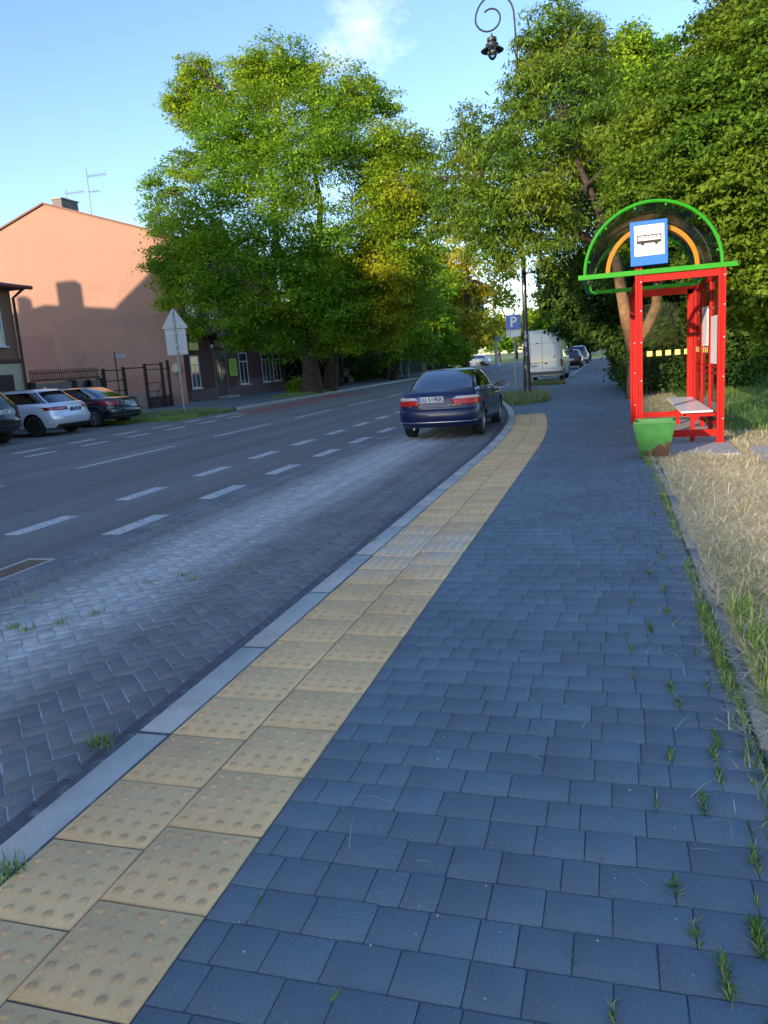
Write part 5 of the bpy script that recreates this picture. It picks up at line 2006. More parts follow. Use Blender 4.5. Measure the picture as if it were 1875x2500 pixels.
# ---------------------------------------------------------------- parking sign
pk = empty('parking_sign', (-3.0, 25.6, 0.0), R(3), 'blue square P parking sign with white plate on thin pole left of lamp post', 'sign')
mb = MB()
mb.tube([(0.02, 0, -0.05), (0.02, 0, 2.72)], 0.03, 10)
mb.build('pole', M_STEEL, pk)
mb = MB()
mb.box(-0.235, 0.235, -0.045, -0.033, 2.20, 2.66)
p1 = mb.build('sign_plate', M_SIGNB, pk, bevel=0.003)
text_obj('letter', 'P', 0.44, M_SIGNW, p1, (0.0, -0.0465, 2.425), (R(90), 0, 0), 0.001, 0.012)
mb = MB()
mb.box(-0.225, 0.225, -0.044, -0.034, 1.97, 2.18)
p2 = mb.build('additional_plate', M_SIGNW, pk)
mb = MB()
mb.box(-0.18, -0.165, -0.0465, -0.0445, 2.0, 2.15).box(-0.12, -0.105, -0.0465, -0.0445, 2.0, 2.15).box(-0.19, 0.02, -0.0465, -0.0445, 2.135, 2.147)
mb.build('pictogram', M_INK, p2)
for zz in (2.28, 2.5):
    mb = MB()
    mb.box(-0.03, 0.07, -0.033, 0.033, zz, zz + 0.03)
    mb.build('clamp', M_STEEL, pk)

# ---------------------------------------------------------------- sign seen from the back on the grass island
bs_ = empty('warning_sign', (-16.25, 27.3, 0.0), R(20), 'triangular warning sign and plate seen from behind on the grass island', 'sign')
mb = MB()
mb.tube([(0, 0, 0), (0, 0, 4.0)], 0.035, 10)
mb.build('pole', M_STEEL, bs_)
M_BACK = mat_simple('grey_sign_back', (0.30, 0.34, 0.38), 0.4, 0.06, 5, metal=0.3)
mb = MB()
mb.prism([(-0.46, 3.28), (-0.49, 3.34), (-0.04, 4.03), (0.04, 4.03), (0.49, 3.34), (0.46, 3.28)], 0.045, 0.06, 'xz')
mb.build('triangle_plate', M_BACK, bs_, bevel=0.004)
mb = MB()
mb.box(-0.40, 0.40, 0.047, 0.06, 2.28, 3.26)
mb.build('lower_plate', M_BACK, bs_, bevel=0.004)
for zz in (3.45, 3.1, 2.65, 2.4):
    mb = MB()
    mb.box(-0.36, 0.36, 0.032, 0.045, zz - 0.02, zz + 0.02)
    mb.box(-0.06, 0.06, -0.045, 0.031, zz - 0.025, zz + 0.025)
    mb.build('bracket', M_STEEL, bs_)

# ---------------------------------------------------------------- bus stop across the street, with a seated person
st = empty('stop_sign_post', (-18.65, 56.3, 0.0), R(-6), 'dark post with two small blue and white signs across the street by the seated person', 'sign')
mb = MB()
mb.tube([(0, 0, 0), (0, 0, 3.0)], 0.04, 8)
mb.build('pole', M_DARKW, st)
M_NAVY = mat_simple('navy_sign', (0.02, 0.03, 0.12), 0.5, 0.1)
for z0, z1, w_ in ((2.35, 3.0, 0.36), (1.45, 2.2, 0.38)):
    mb = MB()
    mb.box(-w_, w_, -0.06, -0.042, z0, z1)
    p_ = mb.build('sign_plate', M_NAVY, st)
    mb = MB()
    mb.box(-w_ * 0.5, w_ * 0.65, -0.066, -0.0605, z0 + 0.14, z1 - 0.12)
    q_ = mb.build('white_panel', M_SIGNW, p_)
    mb = MB()
    mb.box(-0.1, 0.12, -0.07, -0.0665, (z0 + z1) / 2 - 0.06, (z0 + z1) / 2 + 0.04)
    mb.build('symbol', M_NAVY, q_)
bc = empty('park_bench', (-19.45, 56.5, 0.0), R(-35), 'plain wooden bench under the seated person across the street', 'bench')
mb = MB()
mb.box(-0.8, 0.8, -0.22, 0.22, 0.40, 0.45)
mb.build('seat', M_DARKW, bc)
for sx in (-1, 1):
    mb = MB()
    mb.box(sx * 0.65 - 0.04, sx * 0.65 + 0.04, -0.18, 0.18, 0.0, 0.397)
    mb.build('leg', M_CONC, bc)

M_SKIN = mat_simple('skin', (0.42, 0.24, 0.17), 0.55, 0.06, 12)
M_HAIR = mat_simple('dark_hair', (0.03, 0.02, 0.015), 0.7, 0.3, 20)


def person(label, loc, rz, J, shirt, trousers, zsplit, sleeves='short', seated=False):
    """J: joints dict -> one continuous skinned body; clothes by region of the same surface's shells"""
    root = empty('person', loc, rz, label, 'person')
    names = list(J)
    V = [J[n][0] for n in names]
    Rr = [J[n][1] for n in names]
    idx = {n: i for i, n in enumerate(names)}
    ed = [('pelvis', 'belly'), ('belly', 'chest'), ('chest', 'neck'), ('neck', 'jaw'), ('jaw', 'head'), ('head', 'crown')]
    for s_ in 'lr':
        ed += [('chest', 'sh' + s_), ('sh' + s_, 'el' + s_), ('el' + s_, 'wr' + s_), ('wr' + s_, 'hd' + s_), ('pelvis', 'hip' + s_), ('hip' + s_, 'kn' + s_), ('kn' + s_, 'an' + s_), ('an' + s_, 'toe' + s_)]
        for k in range(5):
            ed.append(('hd' + s_, 'f%d%s' % (k, s_)))
    me = bpy.data.meshes.new('body')
    # fingers
    for s_ in 'lr':
        h = Vector(J['hd' + s_][0])
        d = (h - Vector(J['wr' + s_][0])).normalized()
        side = d.cross(Vector((1, 0, 0))).normalized()
        for k in range(5):
            L = (0.075, 0.085, 0.08, 0.065, 0.055)[k]
            off = (-0.026 + 0.017 * k)
            p = h + side * off + d * (L if k < 4 else 0.02) + (side * 0.045 if k == 4 else Vector())
            idx['f%d%s' % (k, s_)] = len(V)
            V.append(tuple(p))
            Rr.append(0.009)
    me.from_pydata([tuple(v) for v in V], [(idx[a], idx[b]) for a, b in ed], [])
    tmp = bpy.data.objects.new('tmpbody', me)
    COL.objects.link(tmp)
    sk = tmp.modifiers.new('skin', 'SKIN')
    sk.use_smooth_shade = True
    if not me.skin_vertices:
        bm = bmesh.new()
        bm.from_mesh(me)
        bm.verts.layers.skin.verify()
        bm.to_mesh(me)
        bm.free()
    for i, sv_ in enumerate(me.skin_vertices[0].data):
        sv_.radius = (Rr[i], Rr[i])
        sv_.use_root = (i == idx['pelvis'])
    ss_ = tmp.modifiers.new('sub', 'SUBSURF')
    ss_.levels = 2
    ss_.render_levels = 2
    bpy.context.view_layer.update()
    dg = bpy.context.evaluated_depsgraph_get()
    bmx = bpy.data.meshes.new_from_object(tmp.evaluated_get(dg))
    bpy.data.objects.remove(tmp)
    bmx.name = 'body'
    bmx.materials.clear()
    for m_ in (M_SKIN, shirt, trousers, M_BLK):
        bmx.materials.append(m_)

    def seg_zone(c):
        best, bz = 1e9, 0
        for a, b in ed:
            pa, pb = Vector(V[idx[a]]), Vector(V[idx[b]])
            ab = pb - pa
            t_ = max(0, min(1, (c - pa).dot(ab) / max(1e-9, ab.dot(ab))))
            rr = Rr[idx[a]] * (1 - t_) + Rr[idx[b]] * t_
            d_ = (c - pa - ab * t_).length / rr
            if d_ < best:
                best = d_
                key = a[:2] + '-' + b[:2]
                if key in ('pe-be', 'be-ch', 'ch-ne', 'ch-sh'):
                    bz = 1 if not (key == 'ch-ne' and t_ > 0.6) else 0
                    if key == 'pe-be' and t_ < 0.4:
                        bz = 2
                elif key == 'sh-el':
                    bz = 1 if (sleeves == 'long' or t_ < 0.6) else 0
                elif key == 'el-wr':
                    bz = 1 if sleeves == 'long' else 0
                elif key in ('pe-hi', 'hi-kn'):
                    bz = 2
                elif key == 'kn-an':
                    bz = 2 if zsplit == 'long' else 0
                elif key == 'an-to':
                    bz = 3
                else:
                    bz = 0
        return bz
    for p in bmx.polygons:
        p.material_index = seg_zone(p.center)
        p.use_smooth = True
    o = bpy.data.objects.new('body', bmx)
    COL.objects.link(o)
    o.parent = root
    hd = Vector(J['head'][0])
    mb = MB()
    mb.lathe((0, 0, 0), [(0.0, 0.115), (0.06, 0.10), (0.1, 0.06), (0.112, 0.0), (0.1, -0.05)], 14)
    mb.v = [(v[0] + hd.x, v[1] * 1.12 + hd.y + (0.02), v[2] + hd.z + 0.035) for v in mb.v]
    mb.build('hair', M_HAIR, root, True)
    mb = MB()
    mb.lathe((hd.x, hd.y - 0.105, hd.z - 0.02), [(0.016, 0.02), (0.014, 0.0), (0.0, -0.014)], 8, 'y')
    mb.build('nose', M_SKIN, root, True)
    mb = MB()
    for sx in (-1, 1):
        mb.lathe((hd.x + sx * 0.035, hd.y - 0.092, hd.z + 0.015), [(0.011, 0.01), (0.009, -0.004), (0.0, -0.007)], 8, 'y')
    mb.build('eyes', M_INK, root, True)
    return root


def stand(stride=0.12, arm=0.1, h=1.0):
    J = {
        'pelvis': ((0, 0, 0.95), 0.15), 'belly': ((0, 0, 1.12), 0.135), 'chest': ((0, 0, 1.36), 0.15), 'neck': ((0, -0.01, 1.50), 0.055),
        'jaw': ((0, -0.02, 1.56), 0.07), 'head': ((0, -0.015, 1.64), 0.092), 'crown': ((0, -0.01, 1.70), 0.075)}
    for s_, sx in (('l', -1), ('r', 1)):
        st_ = stride * sx
        J['sh' + s_] = ((sx * 0.18, 0, 1.41), 0.06)
        J['el' + s_] = ((sx * 0.235, -st_ * 0.5 + 0.02, 1.13), 0.043)
        J['wr' + s_] = ((sx * 0.24, -st_ * 1.1 - arm, 0.90), 0.029)
        J['hd' + s_] = ((sx * 0.235, -st_ * 1.15 - arm - 0.02, 0.83), 0.034)
        J['hip' + s_] = ((sx * 0.095, 0, 0.90), 0.105)
        J['kn' + s_] = ((sx * 0.10, st_ * 0.7, 0.50), 0.065)
        J['an' + s_] = ((sx * 0.10, st_ * 1.6, 0.09), 0.042)
        J['toe' + s_] = ((sx * 0.11, st_ * 1.6 - 0.17, 0.04), 0.036)
    return {k: ((v[0][0], v[0][1], v[0][2] * h), v[1]) for k, v in J.items()}


M_SH1 = mat_simple('pale_blue_cloth', (0.36, 0.48, 0.58), 0.85, 0.1, 8)
M_SH2 = mat_simple('denim_blue_cloth', (0.12, 0.20, 0.38), 0.85, 0.15, 8)
M_TR1 = mat_simple('off_white_cloth', (0.60, 0.60, 0.58), 0.85, 0.08, 8)
M_TR2 = mat_simple('grey_blue_trousers', (0.13, 0.17, 0.24), 0.85, 0.1, 8)
M_WTS = mat_simple('white_cloth', (0.66, 0.64, 0.64), 0.85, 0.08, 8)
person('person in pale blue top and white trousers walking under the trees', (-16.95, 63.2, -0.01), R(160), stand(0.14), M_SH1, M_TR1, 'long', 'long')
person('person in blue jacket and dark jeans walking at the right of the pair', (-16.45, 63.5, -0.01), R(175), stand(0.1, 0.05, 1.05), M_SH2, M_TR2, 'long', 'long')
J = {
    'pelvis': ((0, 0.02, 0.56), 0.14), 'belly': ((0, 0.03, 0.72), 0.13), 'chest': ((0, -0.02, 0.96), 0.145), 'neck': ((0, -0.06, 1.10), 0.055),
    'jaw': ((0, -0.08, 1.15), 0.07), 'head': ((0, -0.08, 1.23), 0.092), 'crown': ((0, -0.075, 1.29), 0.075)}
for s_, sx in (('l', -1), ('r', 1)):
    J['sh' + s_] = ((sx * 0.18, -0.02, 1.01), 0.058)
    J['el' + s_] = ((sx * 0.24, -0.1, 0.76), 0.042)
    J['wr' + s_] = ((sx * 0.16, -0.30, 0.66), 0.028)
    J['hd' + s_] = ((sx * 0.13, -0.37, 0.645), 0.033)
    J['hip' + s_] = ((sx * 0.10, -0.03, 0.53), 0.10)
    J['kn' + s_] = ((sx * 0.11, -0.45, 0.53), 0.062)
    J['an' + s_] = ((sx * 0.11, -0.66 - 0.1 * sx, 0.10), 0.04)
    J['toe' + s_] = ((sx * 0.11, -0.82 - 0.1 * sx, 0.045), 0.035)
person('person in white T-shirt and shorts sitting on bench across the street', (-19.35, 56.35, 0.0), R(55), J, M_WTS, M_TR2, 'short', 'short')

# ---------------------------------------------------------------- things in the distance
tl = empty('mast_pole', (-13.3, 95, -0.1), 0, 'tall pale grey traffic mast by the crossing street in the distance', 'pole')
mb = MB()
mb.lathe((0, 0, 0), [(0.45, 0.0), (0.42, 0.3), (0.2, 0.5), (0.17, 3.5), (0.14, 5.2), (0.11, 8.5)], 12)
mb.build('mast', mat_simple('pale_mast', (0.42, 0.45, 0.48), 0.6), tl, True)
mb = MB()
mb.box(0.16, 0.7, -0.1, 0.1, 3.0, 4.6)
mb.build('box', mat_simple('pale_mast', (0.42, 0.45, 0.48), 0.6), tl)
fs = empty('far_road_sign', (-8.3, 60, 0), 0, 'thin post with small sign beyond the blue parking sign', 'sign')
bl = MB()
bl.tube([(-15.9, 60, 0.0), (-15.9, 60, 2.6)], 0.04, 8)
COL.objects.unlink(fs)
bpy.data.objects.remove(fs)
hs = empty('route_sign', (-15.9, 62, 0.0), 0, 'slim post with narrow white sign on left pavement before the mesh fence', 'sign')
mb = MB()
mb.tube([(0, 0, 0), (0, 0, 2.9)], 0.035, 8)
mb.build('pole', M_STEEL, hs)
mb = MB()
mb.box(-0.12, 0.12, -0.05, -0.036, 1.9, 2.85)
mb.build('plate', mat_simple('faded_sign', (0.45, 0.30, 0.30), 0.5), hs)
bo = MB()
bo.lathe((-15.7, 66.8, 0), [(0.17, 0.0), (0.17, 0.95), (0.13, 1.1), (0.0, 1.15)], 12)
tag(bo.build('bollard', mat_simple('pale_bollard', (0.5, 0.46, 0.40), 0.8)), 'pale concrete bollard in the grass under the left street trees', 'bollard')
bb = empty('shelter_board', (-0.9, 88, 0), 0, 'small white board on post in the grass beyond the parked cars', 'sign')
mb = MB()
mb.tube([(0, 0, 0), (0, 0, 2.4)], 0.04, 8)
mb.build('pole', M_STEEL, bb)
mb = MB()
mb.box(-0.5, 0.5, -0.06, -0.04, 2.2, 3.6)
mb.build('plate', M_SIGNW, bb)

# ================================================================ TREES, SHRUBS, GRASS
M_BARK = mat_simple('bark', (0.048, 0.036, 0.028), 0.9, 0.35, 5, 0.02, bscale=14)
_t = NT('lit_band_bark')
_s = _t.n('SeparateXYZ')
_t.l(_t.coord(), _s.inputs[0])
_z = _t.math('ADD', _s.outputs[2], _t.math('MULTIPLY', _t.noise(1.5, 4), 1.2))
_up = _t.ramp(_t.math('DIVIDE', _z, 6.0), [(0.30, (0.08, 0.055, 0.04)), (0.36, (0.25, 0.14, 0.07)), (0.54, (0.24, 0.14, 0.07)), (0.64, (0.045, 0.033, 0.025))])  # sunlit orange band low down, shaded limbs above, put into the colour by height
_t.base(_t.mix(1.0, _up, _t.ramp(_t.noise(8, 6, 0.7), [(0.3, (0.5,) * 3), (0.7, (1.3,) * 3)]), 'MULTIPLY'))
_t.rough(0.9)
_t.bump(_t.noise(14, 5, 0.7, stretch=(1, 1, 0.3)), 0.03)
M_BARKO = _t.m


def leaf_cloud(blobs, n, size, asp, seed, fill=0.35, clump=0.30, droop=0.0, per=22, spread=1.0, flat=0.55):
    """leaves as small kites in twig-end clumps spread over and through each blob"""
    r = np.random.default_rng(seed)
    B = np.array(blobs, dtype=float)
    vol = B[:, 3] ** 2
    nc = max(1, n // per)
    bi_ = r.choice(len(B), nc, p=vol / vol.sum())
    d = r.normal(size=(nc, 3))
    d /= np.linalg.norm(d, axis=1)[:, None]
    rad = np.where(r.random(nc) < fill, r.random(nc) ** 0.5 * 0.9, 0.72 + 0.46 * r.random(nc) ** 1.3)
    # uneven outline: push some directions out, others in
    wob = 1 + 0.24 * np.sin(d[:, 0] * 5 + bi_) * np.cos(d[:, 2] * 6 + bi_ * 1.7)
    cc = B[bi_, :3] + d * (B[bi_, 3] * rad * wob * 0.9)[:, None] * np.array([1, 1, 0.9])
    ci = np.repeat(np.arange(nc), per)
    crad = (clump * B[bi_, 3] ** 0.5) * spread
    off = r.normal(size=(nc * per, 3)) * np.array([1, 1, flat])
    hor = (off[:, 0] ** 2 + off[:, 1] ** 2)
    off[:, 2] -= 0.16 * hor * (1 - flat)
    P = cc[ci] + off * crad[ci][:, None] * 0.55
    outd = d[ci]
    nr = outd * 0.55 + np.array([0, 0, 0.55]) + r.normal(size=P.shape) * 0.55
    nr /= np.linalg.norm(nr, axis=1)[:, None]
    ax = np.cross(nr, r.normal(size=P.shape))
    ax[:, 2] -= droop
    ax -= nr * (ax * nr).sum(1)[:, None]
    ax /= np.linalg.norm(ax, axis=1)[:, None]
    bx = np.cross(nr, ax)
    s = size * (0.45 + 1.15 * r.random(len(P)) ** 1.4) * np.repeat(0.8 + 0.45 * r.random(nc), per)
    L = (s / 2)[:, None]
    W = (s * asp / 2)[:, None]
    v0 = P - ax * L
    v1 = P + bx * W - ax * L * 0.15
    v2 = P + ax * L
    v3 = P - bx * W - ax * L * 0.15
    V = np.stack([v0, v1, v2, v3], 1).reshape(-1, 3)
    F = np.arange(len(P) * 4).reshape(-1, 4)
    return V, F


def limb(mb, p, q, r0, r1, seed, sag=0.12, n=7):
    g = random.Random(seed)
    p, q = Vector(p), Vector(q)
    L = (q - p).length
    pts, rs = [], []
    ox, oy = g.uniform(-1, 1), g.uniform(-1, 1)
    for i in range(n):
        t = i / (n - 1)
        w = math.sin(t * math.pi) * L * sag
        pt = p.lerp(q, t) + Vector((ox * w * 0.5, oy * w * 0.5, w * 0.6)) + Vector((g.uniform(-1, 1), g.uniform(-1, 1), 0)) * L * 0.012
        pts.append(pt)
        rs.append(r0 * (1 - t) + r1 * t)
    pts[0], pts[-1] = p, q
    mb.tube(pts, rs, 7 if r0 > 0.05 else 5)
    return pts


def tree(name, label, cat, base, trunk_pts, trunk_r, blobs, n, size, asp, mat, seed, bark=None, group=None, fill=0.35, clump=0.3, droop=0.0, limbs=None, per=22, spread=1.0, flat=0.55):
    bx, by, bz = base
    root = empty(name, base, 0, label, cat, group)
    rel = [(b[0] - bx, b[1] - by, b[2] - bz, b[3]) for b in blobs]
    V, F = leaf_cloud(rel, n, size, asp, seed, fill, clump, droop, per, spread, flat)
    np_obj('crown', V, F, mat, root)
    mb = MB()
    tp = [Vector((p[0] - bx, p[1] - by, p[2] - bz)) for p in trunk_pts]
    k = len(tp) - 1
    rs = [trunk_r * (1 - 0.5 * i / k) for i in range(k + 1)]
    rs[0] *= 1.35
    mb.tube(tp, rs, 12)
    for lp_ in (limbs or []):
        q = [Vector((p[0] - bx, p[1] - by, p[2] - bz)) for p in lp_[0]]
        mb.tube(q, lp_[1], 9)
    top = tp[-1]
    g = random.Random(seed)
    starts = [tp[-1], tp[-1] * 0.5 + tp[-2] * 0.5, tp[-2]]
    for lp_ in (limbs or []):
        starts.append(Vector((lp_[0][-1][0] - bx, lp_[0][-1][1] - by, lp_[0][-1][2] - bz)))
    for i, b in enumerate(rel):
        c = Vector(b[:3])
        s_ = min(starts, key=lambda v: (v - c).length)
        pts = limb(mb, s_, c, trunk_r * 0.36, 0.02, seed * 31 + i)
        for j in range(5):
            d = Vector((g.gauss(0, 1), g.gauss(0, 1), g.gauss(0.4, 0.8))).normalized()
            limb(mb, pts[3 + j % 3], c + d * b[3] * 0.95, trunk_r * 0.09 + 0.006, 0.006, seed * 77 + i * 7 + j, 0.08, 5)
    mb.build('trunk', bark or M_BARK, root, True, fix=False)
    return root


G1 = mat_leaf('maple_leaves', [(0.024, 0.120, 0.010), (0.075, 0.215, 0.015), (0.230, 0.390, 0.022)], 0.32, (0.476, 0.620, 0.021), yellow=(0.392, 0.462, 0.020))
G2 = mat_leaf('gold_green_leaves', [(0.030, 0.130, 0.010), (0.100, 0.225, 0.014), (0.290, 0.400, 0.020)], 0.32, (0.616, 0.620, 0.020), yellow=(0.490, 0.434, 0.020))
G3 = mat_leaf('willow_leaves', [(0.028, 0.087, 0.011), (0.070, 0.154, 0.017), (0.175, 0.280, 0.028)], 0.30, (0.336, 0.476, 0.028), yellow=(0.238, 0.280, 0.021))
G4 = mat_leaf('hornbeam_leaves', [(0.022, 0.072, 0.008), (0.052, 0.122, 0.011), (0.140, 0.235, 0.018)], 0.28, (0.308, 0.448, 0.021), yellow=(0.196, 0.252, 0.017))
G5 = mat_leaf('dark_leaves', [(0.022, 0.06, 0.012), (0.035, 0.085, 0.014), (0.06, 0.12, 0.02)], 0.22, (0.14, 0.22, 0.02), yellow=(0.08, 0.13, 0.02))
G6 = mat_leaf('autumn_leaves', [(0.14, 0.26, 0.02), (0.30, 0.36, 0.025), (0.52, 0.42, 0.03)], 0.45, (0.60, 0.55, 0.03), yellow=(0.476, 0.280, 0.042))

tree('maple_tree', 'biggest broad green tree on the left beside the maroon house front', 'tree', (-15.95, 40.4, 0), [(-15.95, 40.4, -0.1), (-15.9, 40.4, 1.6), (-16.1, 40.3, 3.2), (-16.4, 40.0, 5.2)], 0.52,
     BLOBS['maple'], 260000, 0.13, 0.5, G1, 11, fill=0.4, per=70, clump=0.40, flat=0.42, limbs=[([(-16.1, 40.3, 3.2), (-17.6, 39.5, 5.5), (-19.2, 39.2, 8.0)], [0.3, 0.22, 0.14]), ([(-16.2, 40.2, 3.8), (-14.8, 39.6, 6.5), (-14.2, 39.4, 9.5), (-14.6, 39.8, 12)], [0.3, 0.22, 0.15, 0.08]), ([(-16.4, 40, 5.2), (-17.0, 39.8, 8), (-16.8, 39.6, 12.0)], [0.26, 0.18, 0.1])])
tree('lime_tree', 'golden green tree just right of and behind the biggest left tree', 'tree', (-15.75, 42.6, 0), [(-15.75, 42.6, -0.1), (-15.3, 42.5, 2), (-13.6, 42, 4.5), (-11.4, 40.5, 7)], 0.38,
     BLOBS['goldtree'], 130000, 0.13, 0.5, G2, 12, fill=0.4, per=70, clump=0.42, flat=0.4)
tree('street_tree', 'low leafy tree over the left kerb right of the two walkers', 'tree', (-16.2, 60, 0), [(-16.4, 59, -0.1), (-16.0, 60, 2), (-15.2, 61.5, 4.2)], 0.26,
     BLOBS['street_tree'], 26000, 0.24, 0.5, G1, 13)
tree('airy_tree', 'thin yellowing tree with a bare dark trunk in the middle distance', 'tree', (-12.6, 70, 0), [(-12.7, 70, -0.1), (-12.5, 70, 2.5), (-12.3, 70, 5), (-12.1, 70, 8), (-11.9, 70, 10.8)], 0.26,
     BLOBS['airy_tree'], 13000, 0.28, 0.55, G6, 14, fill=0.5, clump=0.5)
WB = BLOBS['willow']
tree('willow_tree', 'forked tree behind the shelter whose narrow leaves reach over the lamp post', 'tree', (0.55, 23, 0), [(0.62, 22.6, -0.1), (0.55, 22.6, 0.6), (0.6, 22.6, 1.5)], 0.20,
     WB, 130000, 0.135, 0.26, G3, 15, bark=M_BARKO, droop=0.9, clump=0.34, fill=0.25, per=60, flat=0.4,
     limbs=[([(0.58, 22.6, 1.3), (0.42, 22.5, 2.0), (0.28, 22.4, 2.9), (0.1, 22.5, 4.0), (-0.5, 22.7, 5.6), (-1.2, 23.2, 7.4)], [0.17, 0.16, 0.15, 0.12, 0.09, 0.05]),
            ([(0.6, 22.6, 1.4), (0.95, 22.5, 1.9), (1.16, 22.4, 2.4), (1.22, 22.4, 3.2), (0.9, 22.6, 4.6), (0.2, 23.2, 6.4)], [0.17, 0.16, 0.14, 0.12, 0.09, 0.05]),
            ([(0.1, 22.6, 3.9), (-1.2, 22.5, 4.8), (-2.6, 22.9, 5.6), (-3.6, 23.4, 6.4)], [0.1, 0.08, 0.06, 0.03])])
tree('poplar_tree', 'pale taller tree rising behind between the forked tree and the hornbeam', 'tree', (1.5, 40, 0), [(1.5, 40, -0.1), (1.5, 40, 4), (1.4, 39.5, 9)], 0.3,
     BLOBS['backtree'], 45000, 0.16, 0.5, G1, 16, clump=0.36)
HBB = BLOBS['hornbeam'] + [(3.9, 18.5, 5.2, 1.1), (4.2, 19, 3.6, 1.0), (4.4, 18.5, 7.0, 1.2), (4.0, 20, 2.3, 0.8), (3.4, 18.2, 1.55, 0.45)]
tree('hornbeam_tree', 'dense leafy tree filling the right edge above and behind the shelter', 'tree', (5.0, 20.9, 0), [(5.0, 20.9, -0.1), (4.9, 20.8, 2), (4.4, 20.5, 4), (3.6, 20.2, 6)], 0.24,
     HBB, 210000, 0.088, 0.62, G4, 17, clump=0.42, fill=0.15, per=110, flat=0.22)
DB = BLOBS['darkbush']
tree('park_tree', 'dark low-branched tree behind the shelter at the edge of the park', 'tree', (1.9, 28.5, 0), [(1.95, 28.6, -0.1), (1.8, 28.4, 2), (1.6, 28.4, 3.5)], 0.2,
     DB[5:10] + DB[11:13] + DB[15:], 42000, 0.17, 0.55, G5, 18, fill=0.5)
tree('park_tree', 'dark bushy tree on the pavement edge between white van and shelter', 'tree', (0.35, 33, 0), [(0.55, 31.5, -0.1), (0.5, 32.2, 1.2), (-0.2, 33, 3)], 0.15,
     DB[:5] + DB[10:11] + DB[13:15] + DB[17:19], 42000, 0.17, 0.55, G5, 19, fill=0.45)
FRB = BLOBS['farright']
FLB = BLOBS['farleft']
rr_ = random.Random(5)
# woodland behind: separate trees, each with its own crown and trunk


def far_tree(label, x, y, h, r_, mat, seed, n=9000, size=0.4, low=0.35):
    g = random.Random(seed)
    bl_ = []
    for i in range(11):
        a = g.uniform(0, 6.28)
        q = g.uniform(0.1, 0.75)
        zz = g.uniform(low, 0.92) * h
        k = 1 - abs(zz / h - 0.6) * 0.9
        bl_.append((x + math.cos(a) * r_ * q * k, y + math.sin(a) * r_ * q * k, zz, r_ * g.uniform(0.35, 0.5)))
    bl_.append((x, y, h * 0.9, r_ * 0.35))
    tree('woodland_tree', label, 'tree', (x, y, 0), [(x, y, -0.1), (x + 0.1, y, h * 0.25), (x, y, h * 0.55)], 0.05 * r_ + 0.06, bl_, n, size, 0.55, mat, seed, group='trees behind the park and along the street', fill=0.5, clump=0.42)


far = [
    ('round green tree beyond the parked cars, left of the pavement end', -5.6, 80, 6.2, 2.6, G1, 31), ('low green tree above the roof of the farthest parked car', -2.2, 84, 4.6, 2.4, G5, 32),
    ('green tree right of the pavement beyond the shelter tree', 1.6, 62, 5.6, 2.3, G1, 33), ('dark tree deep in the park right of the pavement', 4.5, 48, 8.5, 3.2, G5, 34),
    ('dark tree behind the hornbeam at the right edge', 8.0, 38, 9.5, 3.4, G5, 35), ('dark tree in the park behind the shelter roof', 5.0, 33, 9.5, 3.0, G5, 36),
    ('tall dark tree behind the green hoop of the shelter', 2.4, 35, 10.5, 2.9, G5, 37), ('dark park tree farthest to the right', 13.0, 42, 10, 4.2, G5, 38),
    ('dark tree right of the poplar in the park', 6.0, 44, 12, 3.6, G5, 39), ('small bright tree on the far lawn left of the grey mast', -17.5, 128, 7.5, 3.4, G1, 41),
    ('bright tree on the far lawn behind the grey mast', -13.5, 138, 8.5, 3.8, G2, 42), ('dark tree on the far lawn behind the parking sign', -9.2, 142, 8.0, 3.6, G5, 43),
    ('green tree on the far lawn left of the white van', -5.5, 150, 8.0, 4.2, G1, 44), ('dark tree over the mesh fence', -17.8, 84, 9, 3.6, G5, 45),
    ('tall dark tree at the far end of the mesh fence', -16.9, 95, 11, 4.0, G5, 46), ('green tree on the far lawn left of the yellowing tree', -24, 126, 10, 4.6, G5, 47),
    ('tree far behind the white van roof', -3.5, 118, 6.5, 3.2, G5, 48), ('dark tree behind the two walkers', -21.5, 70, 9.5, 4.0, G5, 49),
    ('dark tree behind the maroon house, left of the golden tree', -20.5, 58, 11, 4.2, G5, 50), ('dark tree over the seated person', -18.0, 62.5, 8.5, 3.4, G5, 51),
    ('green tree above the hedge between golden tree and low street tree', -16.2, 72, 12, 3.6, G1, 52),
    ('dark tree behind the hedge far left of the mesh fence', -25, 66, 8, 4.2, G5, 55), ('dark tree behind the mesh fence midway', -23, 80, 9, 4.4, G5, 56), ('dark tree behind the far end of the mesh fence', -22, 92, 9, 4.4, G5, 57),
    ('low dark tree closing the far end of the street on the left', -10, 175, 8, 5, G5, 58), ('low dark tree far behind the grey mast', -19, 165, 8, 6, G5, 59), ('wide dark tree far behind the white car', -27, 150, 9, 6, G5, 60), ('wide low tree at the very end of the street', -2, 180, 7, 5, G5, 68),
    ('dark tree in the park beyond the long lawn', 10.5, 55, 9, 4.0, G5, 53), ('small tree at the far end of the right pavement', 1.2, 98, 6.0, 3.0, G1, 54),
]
for a in far:
    far_tree(*a)
# hedge bushes along the left pavement
hb = BLOBS['hedge']


